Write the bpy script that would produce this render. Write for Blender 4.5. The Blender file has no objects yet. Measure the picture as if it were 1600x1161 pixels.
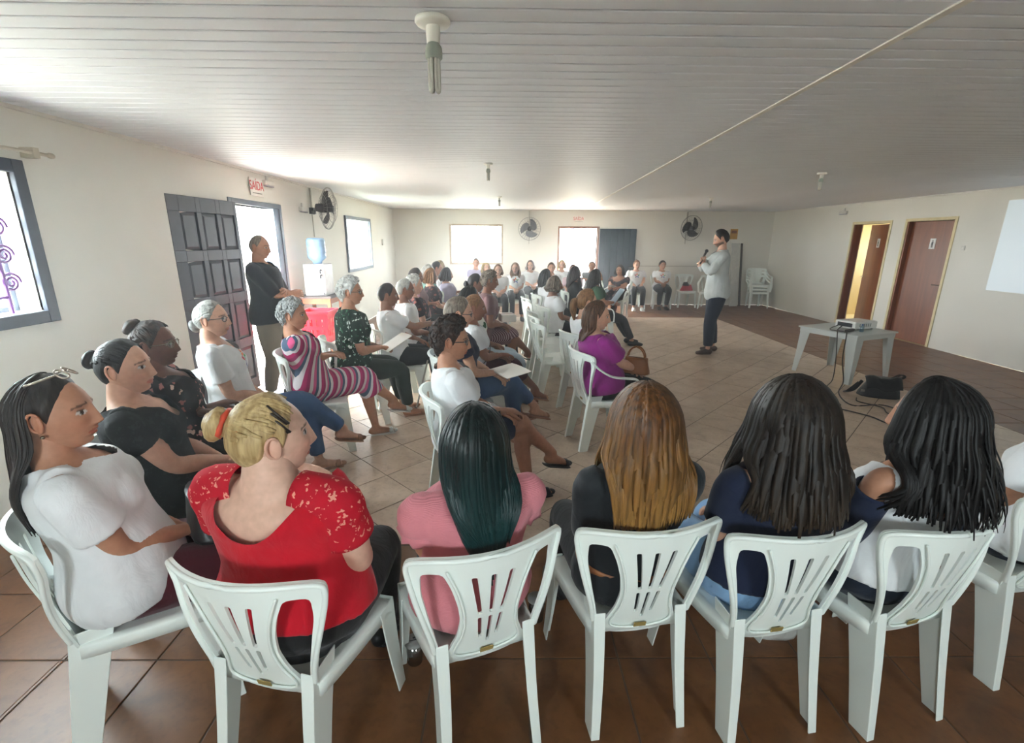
import bpy, bmesh, math, random
import numpy as np
from mathutils import Vector, Matrix, noise
from mathutils.bvhtree import BVHTree
random.seed(7); np.random.seed(7)
sc = bpy.context.scene
C = sc.collection

# ------------------------------------------------------------------ camera, sky, light, exposure
cam = bpy.data.objects.new('camera', bpy.data.cameras.new('camera')); C.objects.link(cam)
cam.data.sensor_fit = 'HORIZONTAL'; cam.data.sensor_width = 36.0
cam.data.lens = 744.4 / 1600 * 36.0
cam.data.clip_start = 0.02; cam.data.clip_end = 300
cam.matrix_world = Matrix.Translation((0, 0, 1.70)) @ Matrix.Rotation(-0.0133, 4, 'Z') @ Matrix.Rotation(math.pi/2 - 0.2701, 4, 'X') @ Matrix.Rotation(0.0069, 4, 'Z')
sc.camera = cam

world = bpy.data.worlds.new('world'); sc.world = world; world.use_nodes = True
wn = world.node_tree
bg = wn.nodes['Background']
bg.inputs['Color'].default_value = (0.93, 0.97, 1.0, 1)
bg.inputs['Strength'].default_value = 20.0

sun = bpy.data.objects.new('sun', bpy.data.lights.new('sun', 'SUN')); C.objects.link(sun)
sun.data.energy = 9.0; sun.data.angle = 0.02; sun.data.color = (1.0, 0.93, 0.80)
sun.rotation_euler = (math.radians(-47), 0, math.radians(-22))     # high, behind the far wall

XL, XR, YN, YF, ZC = -2.979, 7.088, -1.9, 13.14, 2.457
WT = 0.18
def portal(loc, rot, sx, sy):
    l = bpy.data.lights.new('sky_portal', 'AREA'); l.shape = 'RECTANGLE'; l.size = sx; l.size_y = sy
    l.cycles.is_portal = True
    o = bpy.data.objects.new('sky_portal', l); C.objects.link(o); o.location = loc; o.rotation_euler = rot
# openings: left wall windows / door (y0, y1, z0, z1), far wall, near wall (x0, x1, z0, z1)
L_OPEN = [(1.75, 3.10, 1.24, 2.07), (5.48, 6.60, 0.0, 2.06), (9.25, 10.80, 1.14, 2.05)]
F_OPEN = [(-1.46, -0.14, 1.10, 2.04), (1.42, 2.42, 0.0, 2.00)]
N_OPEN = [(-1.35, -0.65, 1.30, 2.0), (1.45, 2.15, 1.30, 2.0)]
for y0, y1, z0, z1 in L_OPEN:
    portal((XL - WT, (y0+y1)/2, (z0+z1)/2), (0, math.radians(-90), 0), z1-z0, y1-y0)
for x0, x1, z0, z1 in F_OPEN:
    portal(((x0+x1)/2, YF + WT, (z0+z1)/2), (math.radians(-90), 0, 0), x1-x0, z1-z0)
for x0, x1, z0, z1 in N_OPEN:
    portal(((x0+x1)/2, YN - WT, (z0+z1)/2), (math.radians(90), 0, 0), x1-x0, z1-z0)

sc.view_settings.view_transform = 'Standard'; sc.view_settings.look = 'None'
sc.view_settings.gamma = 1.0; sc.view_settings.use_curve_mapping = False
sc.view_settings.exposure = 1.45
sc.cycles.max_bounces = 10; sc.cycles.diffuse_bounces = 6; sc.cycles.glossy_bounces = 3
sc.cycles.transmission_bounces = 6; sc.cycles.transparent_max_bounces = 8
sc.cycles.sample_clamp_indirect = 8.0
sc.cycles.use_denoising = True

# ------------------------------------------------------------------ materials
MATS = {}
def srgb(r, g=None, b=None):
    if g is None: r, g, b = r
    f = lambda c: (c/255/12.92) if c/255 <= 0.04045 else ((c/255+0.055)/1.055)**2.4
    return (f(r), f(g), f(b), 1.0)
class NT:
    def __init__(s, name):
        s.m = bpy.data.materials.new(name); s.m.use_nodes = True
        s.t = s.m.node_tree; s.b = s.t.nodes['Principled BSDF']
    def n(s, ty, **kw):
        x = s.t.nodes.new(ty)
        for k, v in kw.items():
            if k in x.inputs: x.inputs[k].default_value = v
            else: setattr(x, k, v)
        return x
    def l(s, a, b): s.t.links.new(a, b)
    def coord(s, scale=(1, 1, 1), kind='Object', rot=(0, 0, 0)):
        tc = s.n('ShaderNodeTexCoord'); mp = s.n('ShaderNodeMapping')
        mp.inputs['Scale'].default_value = scale; mp.inputs['Rotation'].default_value = rot
        s.l(tc.outputs[kind], mp.inputs['Vector']); return mp.outputs['Vector']
    def ramp(s, fac, stops, interp='LINEAR'):
        r = s.n('ShaderNodeValToRGB'); r.color_ramp.interpolation = interp
        e = r.color_ramp.elements
        while len(e) < len(stops): e.new(0.5)
        for i, (p, c) in enumerate(stops): e[i].position = p; e[i].color = c
        s.l(fac, r.inputs['Fac']); return r.outputs['Color']
    def bump(s, h, strength=0.3, dist=0.01):
        b = s.n('ShaderNodeBump', Strength=strength, Distance=dist); s.l(h, b.inputs['Height']); s.l(b.outputs['Normal'], s.b.inputs['Normal'])
def shade(c, k): return (min(c[0]*k, 1), min(c[1]*k, 1), min(c[2]*k, 1), 1)

def M(name, col, rough=0.6, metal=0.0, var=0.08, scale=12.0, bump=0.0, bscale=60.0, bdist=0.003, spec=0.5):
    if name in MATS: return MATS[name]
    t = NT(name); c = srgb(col)
    nz = t.n('ShaderNodeTexNoise', Scale=scale, Detail=3.0); t.l(t.coord(), nz.inputs['Vector'])
    t.l(t.ramp(nz.outputs['Fac'], [(0.3, shade(c, 1-var)), (0.7, shade(c, 1+var))]), t.b.inputs['Base Color'])
    t.b.inputs['Roughness'].default_value = rough; t.b.inputs['Metallic'].default_value = metal
    t.b.inputs['Specular IOR Level'].default_value = spec
    if bump:
        n2 = t.n('ShaderNodeTexNoise', Scale=bscale, Detail=4.0); t.l(t.coord(), n2.inputs['Vector']); t.bump(n2.outputs['Fac'], bump, bdist)
    MATS[name] = t.m; return t.m
def cloth(name, col, rough=0.85, fold=0.35, rib=0):
    if name in MATS: return MATS[name]
    t = NT(name); c = srgb(col)
    nz = t.n('ShaderNodeTexNoise', Scale=7.0, Detail=3.0); t.l(t.coord(), nz.inputs['Vector'])
    t.l(t.ramp(nz.outputs['Fac'], [(0.3, shade(c, .9)), (0.7, shade(c, 1.08))]), t.b.inputs['Base Color'])
    t.b.inputs['Roughness'].default_value = rough; t.b.inputs['Specular IOR Level'].default_value = 0.2
    t.b.inputs['Sheen Weight'].default_value = 0.15
    n2 = t.n('ShaderNodeTexNoise', Scale=9.0, Detail=4.0, Distortion=1.2); t.l(t.coord((1, 1, .55)), n2.inputs['Vector'])
    h = n2.outputs['Fac']
    if rib:
        w = t.n('ShaderNodeTexWave', Scale=rib); w.wave_type = 'BANDS'; w.bands_direction = 'Z'; t.l(t.coord(), w.inputs['Vector'])
        ad = t.n('ShaderNodeMath', operation='MULTIPLY_ADD'); t.l(w.outputs['Fac'], ad.inputs[0]); ad.inputs[1].default_value = .12; t.l(h, ad.inputs[2]); h = ad.outputs[0]
    t.bump(h, fold, 0.03); MATS[name] = t.m; return t.m
def floral(name, base, cols, scale=22.0, size=0.32, rough=0.85):
    if name in MATS: return MATS[name]
    t = NT(name); v = t.n('ShaderNodeTexVoronoi', Scale=scale, Randomness=1.0); v.feature = 'F1'
    nz = t.n('ShaderNodeTexNoise', Scale=scale*1.2, Detail=2.0); co = t.coord(); t.l(co, nz.inputs['Vector'])
    mx = t.n('ShaderNodeMixRGB', Fac=0.06); t.l(co, mx.inputs[1]); t.l(nz.outputs['Color'], mx.inputs[2]); t.l(mx.outputs[0], v.inputs['Vector'])
    sep = t.n('ShaderNodeSeparateColor'); t.l(v.outputs['Color'], sep.inputs[0])
    k = len(cols); flower = t.ramp(sep.outputs[0], [(i/k, srgb(c)) for i, c in enumerate(cols)], 'CONSTANT')
    lt = t.n('ShaderNodeMath', operation='LESS_THAN'); t.l(v.outputs['Distance'], lt.inputs[0]); lt.inputs[1].default_value = size
    m2 = t.n('ShaderNodeMixRGB'); t.l(lt.outputs[0], m2.inputs[0]); m2.inputs[1].default_value = srgb(base); t.l(flower, m2.inputs[2])
    t.l(m2.outputs[0], t.b.inputs['Base Color']); t.b.inputs['Roughness'].default_value = rough; t.b.inputs['Specular IOR Level'].default_value = .2
    n2 = t.n('ShaderNodeTexNoise', Scale=9.0, Detail=3.0); t.l(t.coord(), n2.inputs['Vector']); t.bump(n2.outputs['Fac'], .3, .03)
    MATS[name] = t.m; return t.m
def stripes(name, cols, scale=3.0, rot=(0, 0, 0), rough=0.85):
    if name in MATS: return MATS[name]
    t = NT(name); co = t.coord((1, 1, 1), rot=rot)
    sp = t.n('ShaderNodeSeparateXYZ'); t.l(co, sp.inputs[0])
    mu = t.n('ShaderNodeMath', operation='MULTIPLY'); t.l(sp.outputs['X'], mu.inputs[0]); mu.inputs[1].default_value = scale
    fr = t.n('ShaderNodeMath', operation='FRACT'); t.l(mu.outputs[0], fr.inputs[0])
    k = len(cols); t.l(t.ramp(fr.outputs[0], [(i/k, srgb(c)) for i, c in enumerate(cols)], 'CONSTANT'), t.b.inputs['Base Color'])
    t.b.inputs['Roughness'].default_value = rough; t.b.inputs['Specular IOR Level'].default_value = .2
    n2 = t.n('ShaderNodeTexNoise', Scale=9.0, Detail=3.0); t.l(t.coord(), n2.inputs['Vector']); t.bump(n2.outputs['Fac'], .3, .03)
    MATS[name] = t.m; return t.m
def hairmat(name, dark, light, tip=None, z0=0.0, z1=1.0, rough=0.5, fine=True):
    if name in MATS: return MATS[name]
    t = NT(name)
    nz = t.n('ShaderNodeTexNoise', Scale=1.0, Detail=4.0); t.l(t.coord((75, 75, 5) if fine else (30, 30, 30)), nz.inputs['Vector'])
    col = t.ramp(nz.outputs['Fac'], [(0.32, srgb(dark)), (0.68, srgb(light))])
    if tip:
        sp = t.n('ShaderNodeSeparateXYZ'); t.l(t.coord(), sp.inputs[0])
        mr = t.n('ShaderNodeMapRange'); t.l(sp.outputs['Z'], mr.inputs['Value'])
        mr.inputs['From Min'].default_value = z1; mr.inputs['From Max'].default_value = z0
        n3 = t.n('ShaderNodeTexNoise', Scale=1.0, Detail=2.0); t.l(t.coord((28, 28, 1.5)), n3.inputs['Vector'])
        ad = t.n('ShaderNodeMath', operation='MULTIPLY_ADD', use_clamp=True); t.l(n3.outputs['Fac'], ad.inputs[0]); ad.inputs[1].default_value = .6
        s2 = t.n('ShaderNodeMath', operation='SUBTRACT'); t.l(mr.outputs[0], s2.inputs[0]); s2.inputs[1].default_value = .28; t.l(s2.outputs[0], ad.inputs[2])
        col2 = t.ramp(nz.outputs['Fac'], [(0.3, shade(srgb(tip), .55)), (0.7, srgb(tip))])
        mx = t.n('ShaderNodeMixRGB'); t.l(ad.outputs[0], mx.inputs[0]); t.l(col, mx.inputs[1]); t.l(col2, mx.inputs[2]); col = mx.outputs[0]
    t.l(col, t.b.inputs['Base Color']); t.b.inputs['Roughness'].default_value = rough
    t.b.inputs['Specular IOR Level'].default_value = .3
    t.bump(nz.outputs['Fac'], .5, .006); MATS[name] = t.m; return t.m
def skinmat():
    if 'skin' in MATS: return MATS['skin']
    t = NT('skin'); a = t.n('ShaderNodeAttribute', attribute_name='Col')
    nz = t.n('ShaderNodeTexNoise', Scale=45.0, Detail=4.0); t.l(t.coord(), nz.inputs['Vector'])
    k = t.ramp(nz.outputs['Fac'], [(0.3, (.86, .84, .82, 1)), (0.7, (1, 1, 1, 1))])
    mx = t.n('ShaderNodeMixRGB', blend_type='MULTIPLY'); mx.inputs[0].default_value = 1.0
    t.l(a.outputs['Color'], mx.inputs[1]); t.l(k, mx.inputs[2]); t.l(mx.outputs[0], t.b.inputs['Base Color'])
    t.b.inputs['Roughness'].default_value = .5; t.b.inputs['Specular IOR Level'].default_value = .35
    t.bump(nz.outputs['Fac'], .12, .003); MATS['skin'] = t.m; return t.m
def emis(name, col, s):
    if name in MATS: return MATS[name]
    t = NT(name); t.b.inputs['Base Color'].default_value = srgb(col); t.b.inputs['Emission Color'].default_value = srgb(col)
    t.b.inputs['Emission Strength'].default_value = s; MATS[name] = t.m; return t.m
def glass(name, col=(235, 242, 245), rough=0.05, alpha=0.25):
    if name in MATS: return MATS[name]
    t = NT(name); tr = t.n('ShaderNodeBsdfTransparent'); tr.inputs['Color'].default_value = srgb(col)
    gl = t.n('ShaderNodeBsdfGlossy', Roughness=rough); mx = t.n('ShaderNodeMixShader'); mx.inputs[0].default_value = alpha
    t.l(tr.outputs[0], mx.inputs[1]); t.l(gl.outputs[0], mx.inputs[2]); t.l(mx.outputs[0], t.t.nodes['Material Output'].inputs['Surface'])
    MATS[name] = t.m; return t.m

def plaster(name, col, dirt=None):
    if name in MATS: return MATS[name]
    t = NT(name); c = srgb(col); co = t.coord()
    n1 = t.n('ShaderNodeTexNoise', Scale=1.4, Detail=5.0, Roughness=.6); t.l(co, n1.inputs['Vector'])
    t.l(t.ramp(n1.outputs['Fac'], [(0.3, shade(c, .94)), (0.65, c)]), t.b.inputs['Base Color'])
    n2 = t.n('ShaderNodeTexNoise', Scale=38.0, Detail=5.0); t.l(co, n2.inputs['Vector']); t.bump(n2.outputs['Fac'], .12, .006)
    t.b.inputs['Roughness'].default_value = .75; t.b.inputs['Specular IOR Level'].default_value = .25
    MATS[name] = t.m; return t.m
def tilemat(name, c1, c2, c3, rough=.32):
    if name in MATS: return MATS[name]
    t = NT(name); co = t.coord()
    oi = t.n('ShaderNodeObjectInfo'); off = t.n('ShaderNodeVectorMath', operation='ADD')
    sc_ = t.n('ShaderNodeVectorMath', operation='SCALE'); t.l(oi.outputs['Random'], sc_.inputs[0]); sc_.inputs['Scale'].default_value = 40
    t.l(co, off.inputs[0]); t.l(sc_.outputs[0], off.inputs[1])
    n1 = t.n('ShaderNodeTexNoise', Scale=5.0, Detail=6.0, Roughness=.65, Distortion=.5); t.l(off.outputs[0], n1.inputs['Vector'])
    n2 = t.n('ShaderNodeTexNoise', Scale=38.0, Detail=3.0); t.l(off.outputs[0], n2.inputs['Vector'])
    a = t.ramp(n1.outputs['Fac'], [(0.28, srgb(c1)), (0.5, srgb(c2)), (0.75, srgb(c3))])
    b = t.ramp(n2.outputs['Fac'], [(0.33, (.62, .58, .54, 1)), (0.47, (1, 1, 1, 1))])
    mx = t.n('ShaderNodeMixRGB', blend_type='MULTIPLY'); mx.inputs[0].default_value = .35; t.l(a, mx.inputs[1]); t.l(b, mx.inputs[2])
    t.l(mx.outputs[0], t.b.inputs['Base Color']); t.b.inputs['Roughness'].default_value = rough; t.bump(n1.outputs['Fac'], .12, .006)
    MATS[name] = t.m; return t.m
def wood(name, c1, c2, rough=.4, scale=(14, 14, 1.2)):
    if name in MATS: return MATS[name]
    t = NT(name); n1 = t.n('ShaderNodeTexNoise', Scale=1.0, Detail=5.0, Distortion=.6); t.l(t.coord(scale), n1.inputs['Vector'])
    t.l(t.ramp(n1.outputs['Fac'], [(0.3, srgb(c1)), (0.7, srgb(c2))]), t.b.inputs['Base Color']); t.b.inputs['Roughness'].default_value = rough
    t.bump(n1.outputs['Fac'], .08, .003); MATS[name] = t.m; return t.m

# ------------------------------------------------------------------ mesh helpers
def mesh_np(name, V, Q=None, T=None, smooth=True):
    V = np.asarray(V, np.float32).reshape(-1, 3)
    Q = np.zeros((0, 4), np.int32) if Q is None or len(Q) == 0 else np.asarray(Q, np.int32)
    T = np.zeros((0, 3), np.int32) if T is None or len(T) == 0 else np.asarray(T, np.int32)
    me = bpy.data.meshes.new(name); nq, nt = len(Q), len(T)
    me.vertices.add(len(V)); me.vertices.foreach_set('co', V.ravel())
    me.loops.add(nq*4 + nt*3); me.loops.foreach_set('vertex_index', np.concatenate([Q.ravel(), T.ravel()]).astype(np.int32))
    me.polygons.add(nq + nt)
    me.polygons.foreach_set('loop_start', np.concatenate([np.arange(nq)*4, nq*4 + np.arange(nt)*3]).astype(np.int32))
    me.polygons.foreach_set('use_smooth', np.full(nq+nt, smooth, bool))
    me.update(calc_edges=True); return me
class G:
    """collects verts/quads/tris"""
    def __init__(s): s.V = []; s.Q = []; s.T = []; s.n = 0
    def add(s, V, Q=None, T=None):
        V = np.asarray(V, float).reshape(-1, 3)
        if Q is not None and len(Q): s.Q.append(np.asarray(Q, int) + s.n)
        if T is not None and len(T): s.T.append(np.asarray(T, int) + s.n)
        s.V.append(V); s.n += len(V); return s
    def arrays(s):
        return (np.concatenate(s.V) if s.V else np.zeros((0, 3)), np.concatenate(s.Q) if s.Q else None, np.concatenate(s.T) if s.T else None)
    def box(s, lo, hi, R=None, o=(0, 0, 0)):
        x0, y0, z0 = lo; x1, y1, z1 = hi
        V = np.array([(x, y, z) for z in (z0, z1) for y in (y0, y1) for x in (x0, x1)], float)
        if R is not None: V = V @ np.array(R).T
        V = V + np.array(o)
        return s.add(V, [(0, 2, 3, 1), (4, 5, 7, 6), (0, 1, 5, 4), (2, 6, 7, 3), (0, 4, 6, 2), (1, 3, 7, 5)])
    def tube(s, P, r, n=10, ref=(1, 0, 0), cap=True, round_cap=True):
        V, Q, T = tube(P, r, n, ref, cap, round_cap); return s.add(V, Q, T)
    def lathe(s, prof, n=24, o=(0, 0, 0), R=None):
        prof = np.asarray(prof, float); a = np.arange(n)*2*np.pi/n; m = len(prof)
        V = np.stack([np.outer(prof[:, 0], np.cos(a)), np.outer(prof[:, 0], np.sin(a)), np.repeat(prof[:, 1:2], n, 1)], -1).reshape(-1, 3)
        if R is not None: V = V @ np.array(R).T
        V = V + np.array(o)
        i = np.arange(m-1)[:, None]*n; j = np.arange(n)[None]; k = (j+1) % n
        Q = np.stack([i+j, i+k, i+n+k, i+n+j], -1).reshape(-1, 4); return s.add(V, Q)
    def sphere(s, c, r, n=16, m=10, R=None):
        u = np.arange(n)*2*np.pi/n; v = np.linspace(-np.pi/2, np.pi/2, m+1)
        r = np.asarray(r, float)*np.ones(3)
        V = np.stack([np.outer(np.cos(v), np.cos(u))*r[0], np.outer(np.cos(v), np.sin(u))*r[1], np.outer(np.sin(v), np.ones(n))*r[2]], -1).reshape(-1, 3)
        if R is not None: V = V @ np.array(R).T
        i = np.arange(m)[:, None]*n; j = np.arange(n)[None]; k = (j+1) % n
        return s.add(V+np.array(c), np.stack([i+j, i+k, i+n+k, i+n+j], -1).reshape(-1, 4))
    def mesh(s, name, smooth=True): return mesh_np(name, *s.arrays(), smooth=smooth)
def tube(P, r, n=10, ref=(1, 0, 0), cap=True, round_cap=True):
    P = np.asarray(P, float); m = len(P); r = np.asarray(r, float)
    if r.ndim == 0: r = np.full((m, 2), float(r))
    elif r.ndim == 1: r = np.stack([r, r], 1)
    if cap and round_cap:
        d0 = P[0]-P[1]; d0 /= np.linalg.norm(d0)+1e-9; d1 = P[-1]-P[-2]; d1 /= np.linalg.norm(d1)+1e-9
        k0, k1 = r[0].min(), r[-1].min()
        P = np.concatenate([[P[0]+d0*k0*.9, P[0]+d0*k0*.55], P, [P[-1]+d1*k1*.55, P[-1]+d1*k1*.9]])
        r = np.concatenate([[r[0]*.35, r[0]*.8], r, [r[-1]*.8, r[-1]*.35]]); m = len(P)
    Tn = np.gradient(P, axis=0); Tn /= np.linalg.norm(Tn, axis=1, keepdims=True)+1e-12
    ref = np.asarray(ref, float); ref = np.tile(ref, (m, 1)) if ref.ndim == 1 else ref
    if len(ref) != m: ref = np.concatenate([[ref[0]]*2, ref, [ref[-1]]*2])
    A = ref - (ref*Tn).sum(1, keepdims=True)*Tn
    ln = np.linalg.norm(A, axis=1, keepdims=True)
    alt = np.array([.31, .27, .91]); A2 = alt-(Tn@alt)[:, None]*Tn
    A = np.where(ln < 1e-3, A2, A); A /= np.linalg.norm(A, axis=1, keepdims=True)+1e-12
    B = np.cross(Tn, A); a = np.arange(n)*2*np.pi/n
    V = (P[:, None] + A[:, None]*(np.cos(a)[None, :, None]*r[:, 0][:, None, None]) + B[:, None]*(np.sin(a)[None, :, None]*r[:, 1][:, None, None])).reshape(-1, 3)
    i = np.arange(m-1)[:, None]*n; j = np.arange(n)[None]; k = (j+1) % n
    Q = np.stack([i+j, i+k, i+n+k, i+n+j], -1).reshape(-1, 4); T = []
    if cap:
        V = np.concatenate([V, [P[0], P[-1]]]); c0 = m*n
        T = [(c0, (q+1) % n, q) for q in range(n)] + [(c0+1, (m-1)*n+q, (m-1)*n+(q+1) % n) for q in range(n)]
    return V, Q, T
def crom(P, k=6):
    """Catmull-Rom through rows of P (any width)"""
    P = np.asarray(P, float); E = np.concatenate([[2*P[0]-P[1]], P, [2*P[-1]-P[-2]]]); out = []
    for i in range(1, len(E)-2):
        t = np.linspace(0, 1, k, endpoint=False)[:, None]; a, b, c, d = E[i-1], E[i], E[i+1], E[i+2]
        out.append(.5*((2*b)+(-a+c)*t+(2*a-5*b+4*c-d)*t*t+(-a+3*b-3*c+d)*t**3))
    out.append(P[-1:]); return np.concatenate(out)
def obj(name, me, mat=None, parent=None, loc=None, rot=None):
    if isinstance(me, G): me = me.mesh(name, smooth=False)
    o = bpy.data.objects.new(name, me); C.objects.link(o)
    if mat is not None:
        me.materials.clear(); me.materials.append(mat)
    if parent is not None: o.parent = parent
    if loc is not None: o.location = loc
    if rot is not None: o.rotation_euler = rot
    return o
def empty(name, loc=(0, 0, 0), rz=0.0):
    o = bpy.data.objects.new(name, None); C.objects.link(o); o.location = loc; o.rotation_euler = (0, 0, rz); o.empty_display_size = .1; return o
def tag(o, label, cat, group=None, kind=None):
    o['label'] = label; o['category'] = cat
    if group: o['group'] = group
    if kind: o['kind'] = kind
    return o
def struct(o, label=None):
    o['kind'] = 'structure'
    if label: o['label'] = label
    return o
def bevel(o, w=.004, seg=2):
    m = o.modifiers.new('bevel', 'BEVEL'); m.width = w; m.segments = seg; m.limit_method = 'ANGLE'; return o
def ssmooth(o):
    o.data.polygons.foreach_set('use_smooth', np.ones(len(o.data.polygons), bool)); return o
def copy_tree(o, parent=None):
    c = o.copy(); C.objects.link(c); c.parent = parent
    for ch in o.children: copy_tree(ch, c)
    return c
def rotz(a): c, s = math.cos(a), math.sin(a); return np.array([[c, -s, 0], [s, c, 0], [0, 0, 1]])
def rotx(a): c, s = math.cos(a), math.sin(a); return np.array([[1, 0, 0], [0, c, -s], [0, s, c]])
def roty(a): c, s = math.cos(a), math.sin(a); return np.array([[c, 0, s], [0, 1, 0], [-s, 0, c]])

# ------------------------------------------------------------------ room shell
def wall_cells(g, axis, plane, thick, a0, a1, z0, z1, holes):
    """boxes of a wall with rectangular holes; axis 0: wall at x=plane running along y, axis 1: wall at y=plane running along x"""
    A = sorted({a0, a1, *[h[0] for h in holes], *[h[1] for h in holes]}); Z = sorted({z0, z1, *[h[2] for h in holes], *[h[3] for h in holes]})
    lo, hi = min(plane, plane+thick), max(plane, plane+thick)
    for i in range(len(A)-1):
        for j in range(len(Z)-1):
            am, zm = (A[i]+A[i+1])/2, (Z[j]+Z[j+1])/2
            if am < a0 or am > a1 or any(h[0] < am < h[1] and h[2] < zm < h[3] for h in holes): continue
            if axis == 0: g.box((lo, A[i], Z[j]), (hi, A[i+1], Z[j+1]))
            else: g.box((A[i], lo, Z[j]), (A[i+1], hi, Z[j+1]))
    return g
WALLM = plaster('wall_plaster', (233, 231, 222)); FARM = WALLM
R_OPEN = [(7.80, 8.72, 0.0, 2.05), (9.12, 10.06, 0.0, 2.04)]
struct(obj('wall_left', wall_cells(G(), 0, XL, -WT, YN-WT, YF+WT, 0, ZC+.1, L_OPEN), WALLM), 'white plastered wall with the windows and the open panelled door')
struct(obj('wall_far', wall_cells(G(), 1, YF, WT, XL, XR, 0, ZC+.1, F_OPEN), FARM), 'white far wall with bright window and open blue door')
struct(obj('wall_right', wall_cells(G(), 0, XR, WT, YN-WT, YF+WT, 0, ZC+.1, R_OPEN), WALLM), 'white wall with two brown restroom doors')
struct(obj('wall_near', wall_cells(G(), 1, YN, -WT, XL, XR, 0, ZC+.1, N_OPEN), WALLM), 'white wall behind the seated group')

# floor: grout bed with tiles laid proud of it
GROUT = M('grout', (92, 78, 66), .9, bump=.2)
floor = struct(obj('floor', G().box((XL, YN, -.10), (XR, YF, -.0035)), GROUT), 'ceramic tile floor, pale diagonal field with a brown border')
PT = .3855; HG = .0035
TM_L = tilemat('tile_pale', (176, 152, 130), (198, 176, 154), (210, 190, 170))
TM_B = tilemat('tile_brown', (94, 57, 28), (116, 74, 40), (132, 88, 52), rough=.38)
FX0, FX1, FY0, FY1 = -1.85, 4.78, 2.40, 10.84
def clip(poly, x0, x1, y0, y1):
    for ax, v, sg in ((0, x0, 1), (0, x1, -1), (1, y0, 1), (1, y1, -1)):
        out = []
        for i in range(len(poly)):
            a, b = poly[i-1], poly[i]; da, db = sg*(a[ax]-v), sg*(b[ax]-v)
            if (da >= 0) != (db >= 0): t = da/(da-db); out.append((a[0]+t*(b[0]-a[0]), a[1]+t*(b[1]-a[1])))
            if db >= 0: out.append(b)
        poly = out
        if len(poly) < 3: return []
    return poly
def tile_mesh(poly):
    n = len(poly); c = np.mean(poly, 0); P = np.array(poly)
    inn = P + (c-P)*(.004/np.maximum(np.linalg.norm(c-P, axis=1, keepdims=True), .01))
    V = [(x, y, -.006) for x, y in P] + [(x, y, -.0012) for x, y in P] + [(x, y, 0) for x, y in inn]
    F = [[i, (i+1) % n, n+(i+1) % n, n+i] for i in range(n)] + [[n+i, n+(i+1) % n, 2*n+(i+1) % n, 2*n+i] for i in range(n)] + [list(range(2*n, 3*n))]
    return V, F
tiles = []
s2 = math.sqrt(.5)
o1, o2 = 1.754 % PT, 4.356 % PT
for i in range(-12, 32):
    for j in range(-6, 46):
        w, q = o1 + i*PT, o2 + j*PT            # (y-x)/sqrt2, (x+y)/sqrt2 of the lower corner
        pts = []
        for dw, dq in ((HG, HG), (HG, PT-HG), (PT-HG, PT-HG), (PT-HG, HG)):
            W_, Q_ = w+dw, q+dq; pts.append(((Q_-W_)*s2, (Q_+W_)*s2))
        cl = clip(pts, FX0+HG, FX1-HG, FY0+HG, FY1-HG)
        if len(cl) > 2:
            ar = abs(sum(cl[k-1][0]*cl[k][1]-cl[k][0]*cl[k-1][1] for k in range(len(cl))))/2
            if ar > .002: tiles.append((cl, TM_L, ar > .99*(PT-2*HG)**2, 'd'))
bx0 = .478 - 12*PT; by0 = 1.612 - 12*PT
for i in range(0, 34):
    for j in range(0, 46):
        x, y = bx0+i*PT, by0+j*PT
        pts = [(x+HG, y+HG), (x+PT-HG, y+HG), (x+PT-HG, y+PT-HG), (x+HG, y+PT-HG)]
        for (a, b, c_, d) in ((XL, FX0, YN, YF), (FX1, XR, YN, YF), (FX0, FX1, YN, FY0), (FX0, FX1, FY1, YF)):
            cl = clip(pts, a+.001, b-.001, c_+.001, d-.001)
            if len(cl) > 2:
                ar = abs(sum(cl[k-1][0]*cl[k][1]-cl[k][0]*cl[k-1][1] for k in range(len(cl))))/2
                if ar > .002: tiles.append((cl, TM_B, ar > .99*(PT-2*HG)**2, 'b'))
def tile_rank(t):
    c = np.mean(t[0], 0); d = math.hypot(*c)
    inview = c[1] > 1.15 and abs(c[0]) < 1.1*c[1]+.4
    vis = 1.0 if (c[1] < 2.5 or c[0] > 1.2 or (-.9 < c[0] < 1 and c[1] < 5)) else 1.6
    return d*vis if inview else 100+d
tiles.sort(key=tile_rank)
shared = {}
restL, restB = [[], []], [[], []]
for k, (cl, tm, full, kind) in enumerate(tiles):
    if k < 300:
        c = np.mean(cl, 0)
        if full and kind in shared: me = shared[kind]
        else:
            V, F = tile_mesh([(x-c[0], y-c[1]) for x, y in cl]); me = bpy.data.meshes.new('tile'); me.from_pydata(V, [], F); me.materials.append(tm)
            if full: shared[kind] = me
        o = bpy.data.objects.new('tile', me); C.objects.link(o); o.parent = floor; o.location = (c[0], c[1], 0)
    else:
        R_ = restL if tm is TM_L else restB; V, F = tile_mesh(cl); b = len(R_[0]); R_[0].extend(V); R_[1].extend([[q+b for q in f] for f in F])
for nm, R_, tm in (('pale_tiles', restL, TM_L), ('brown_tiles', restB, TM_B)):
    me = bpy.data.meshes.new(nm); me.from_pydata(R_[0], [], R_[1]); o = obj(nm, me, tm, floor); o['kind'] = 'stuff'

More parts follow.
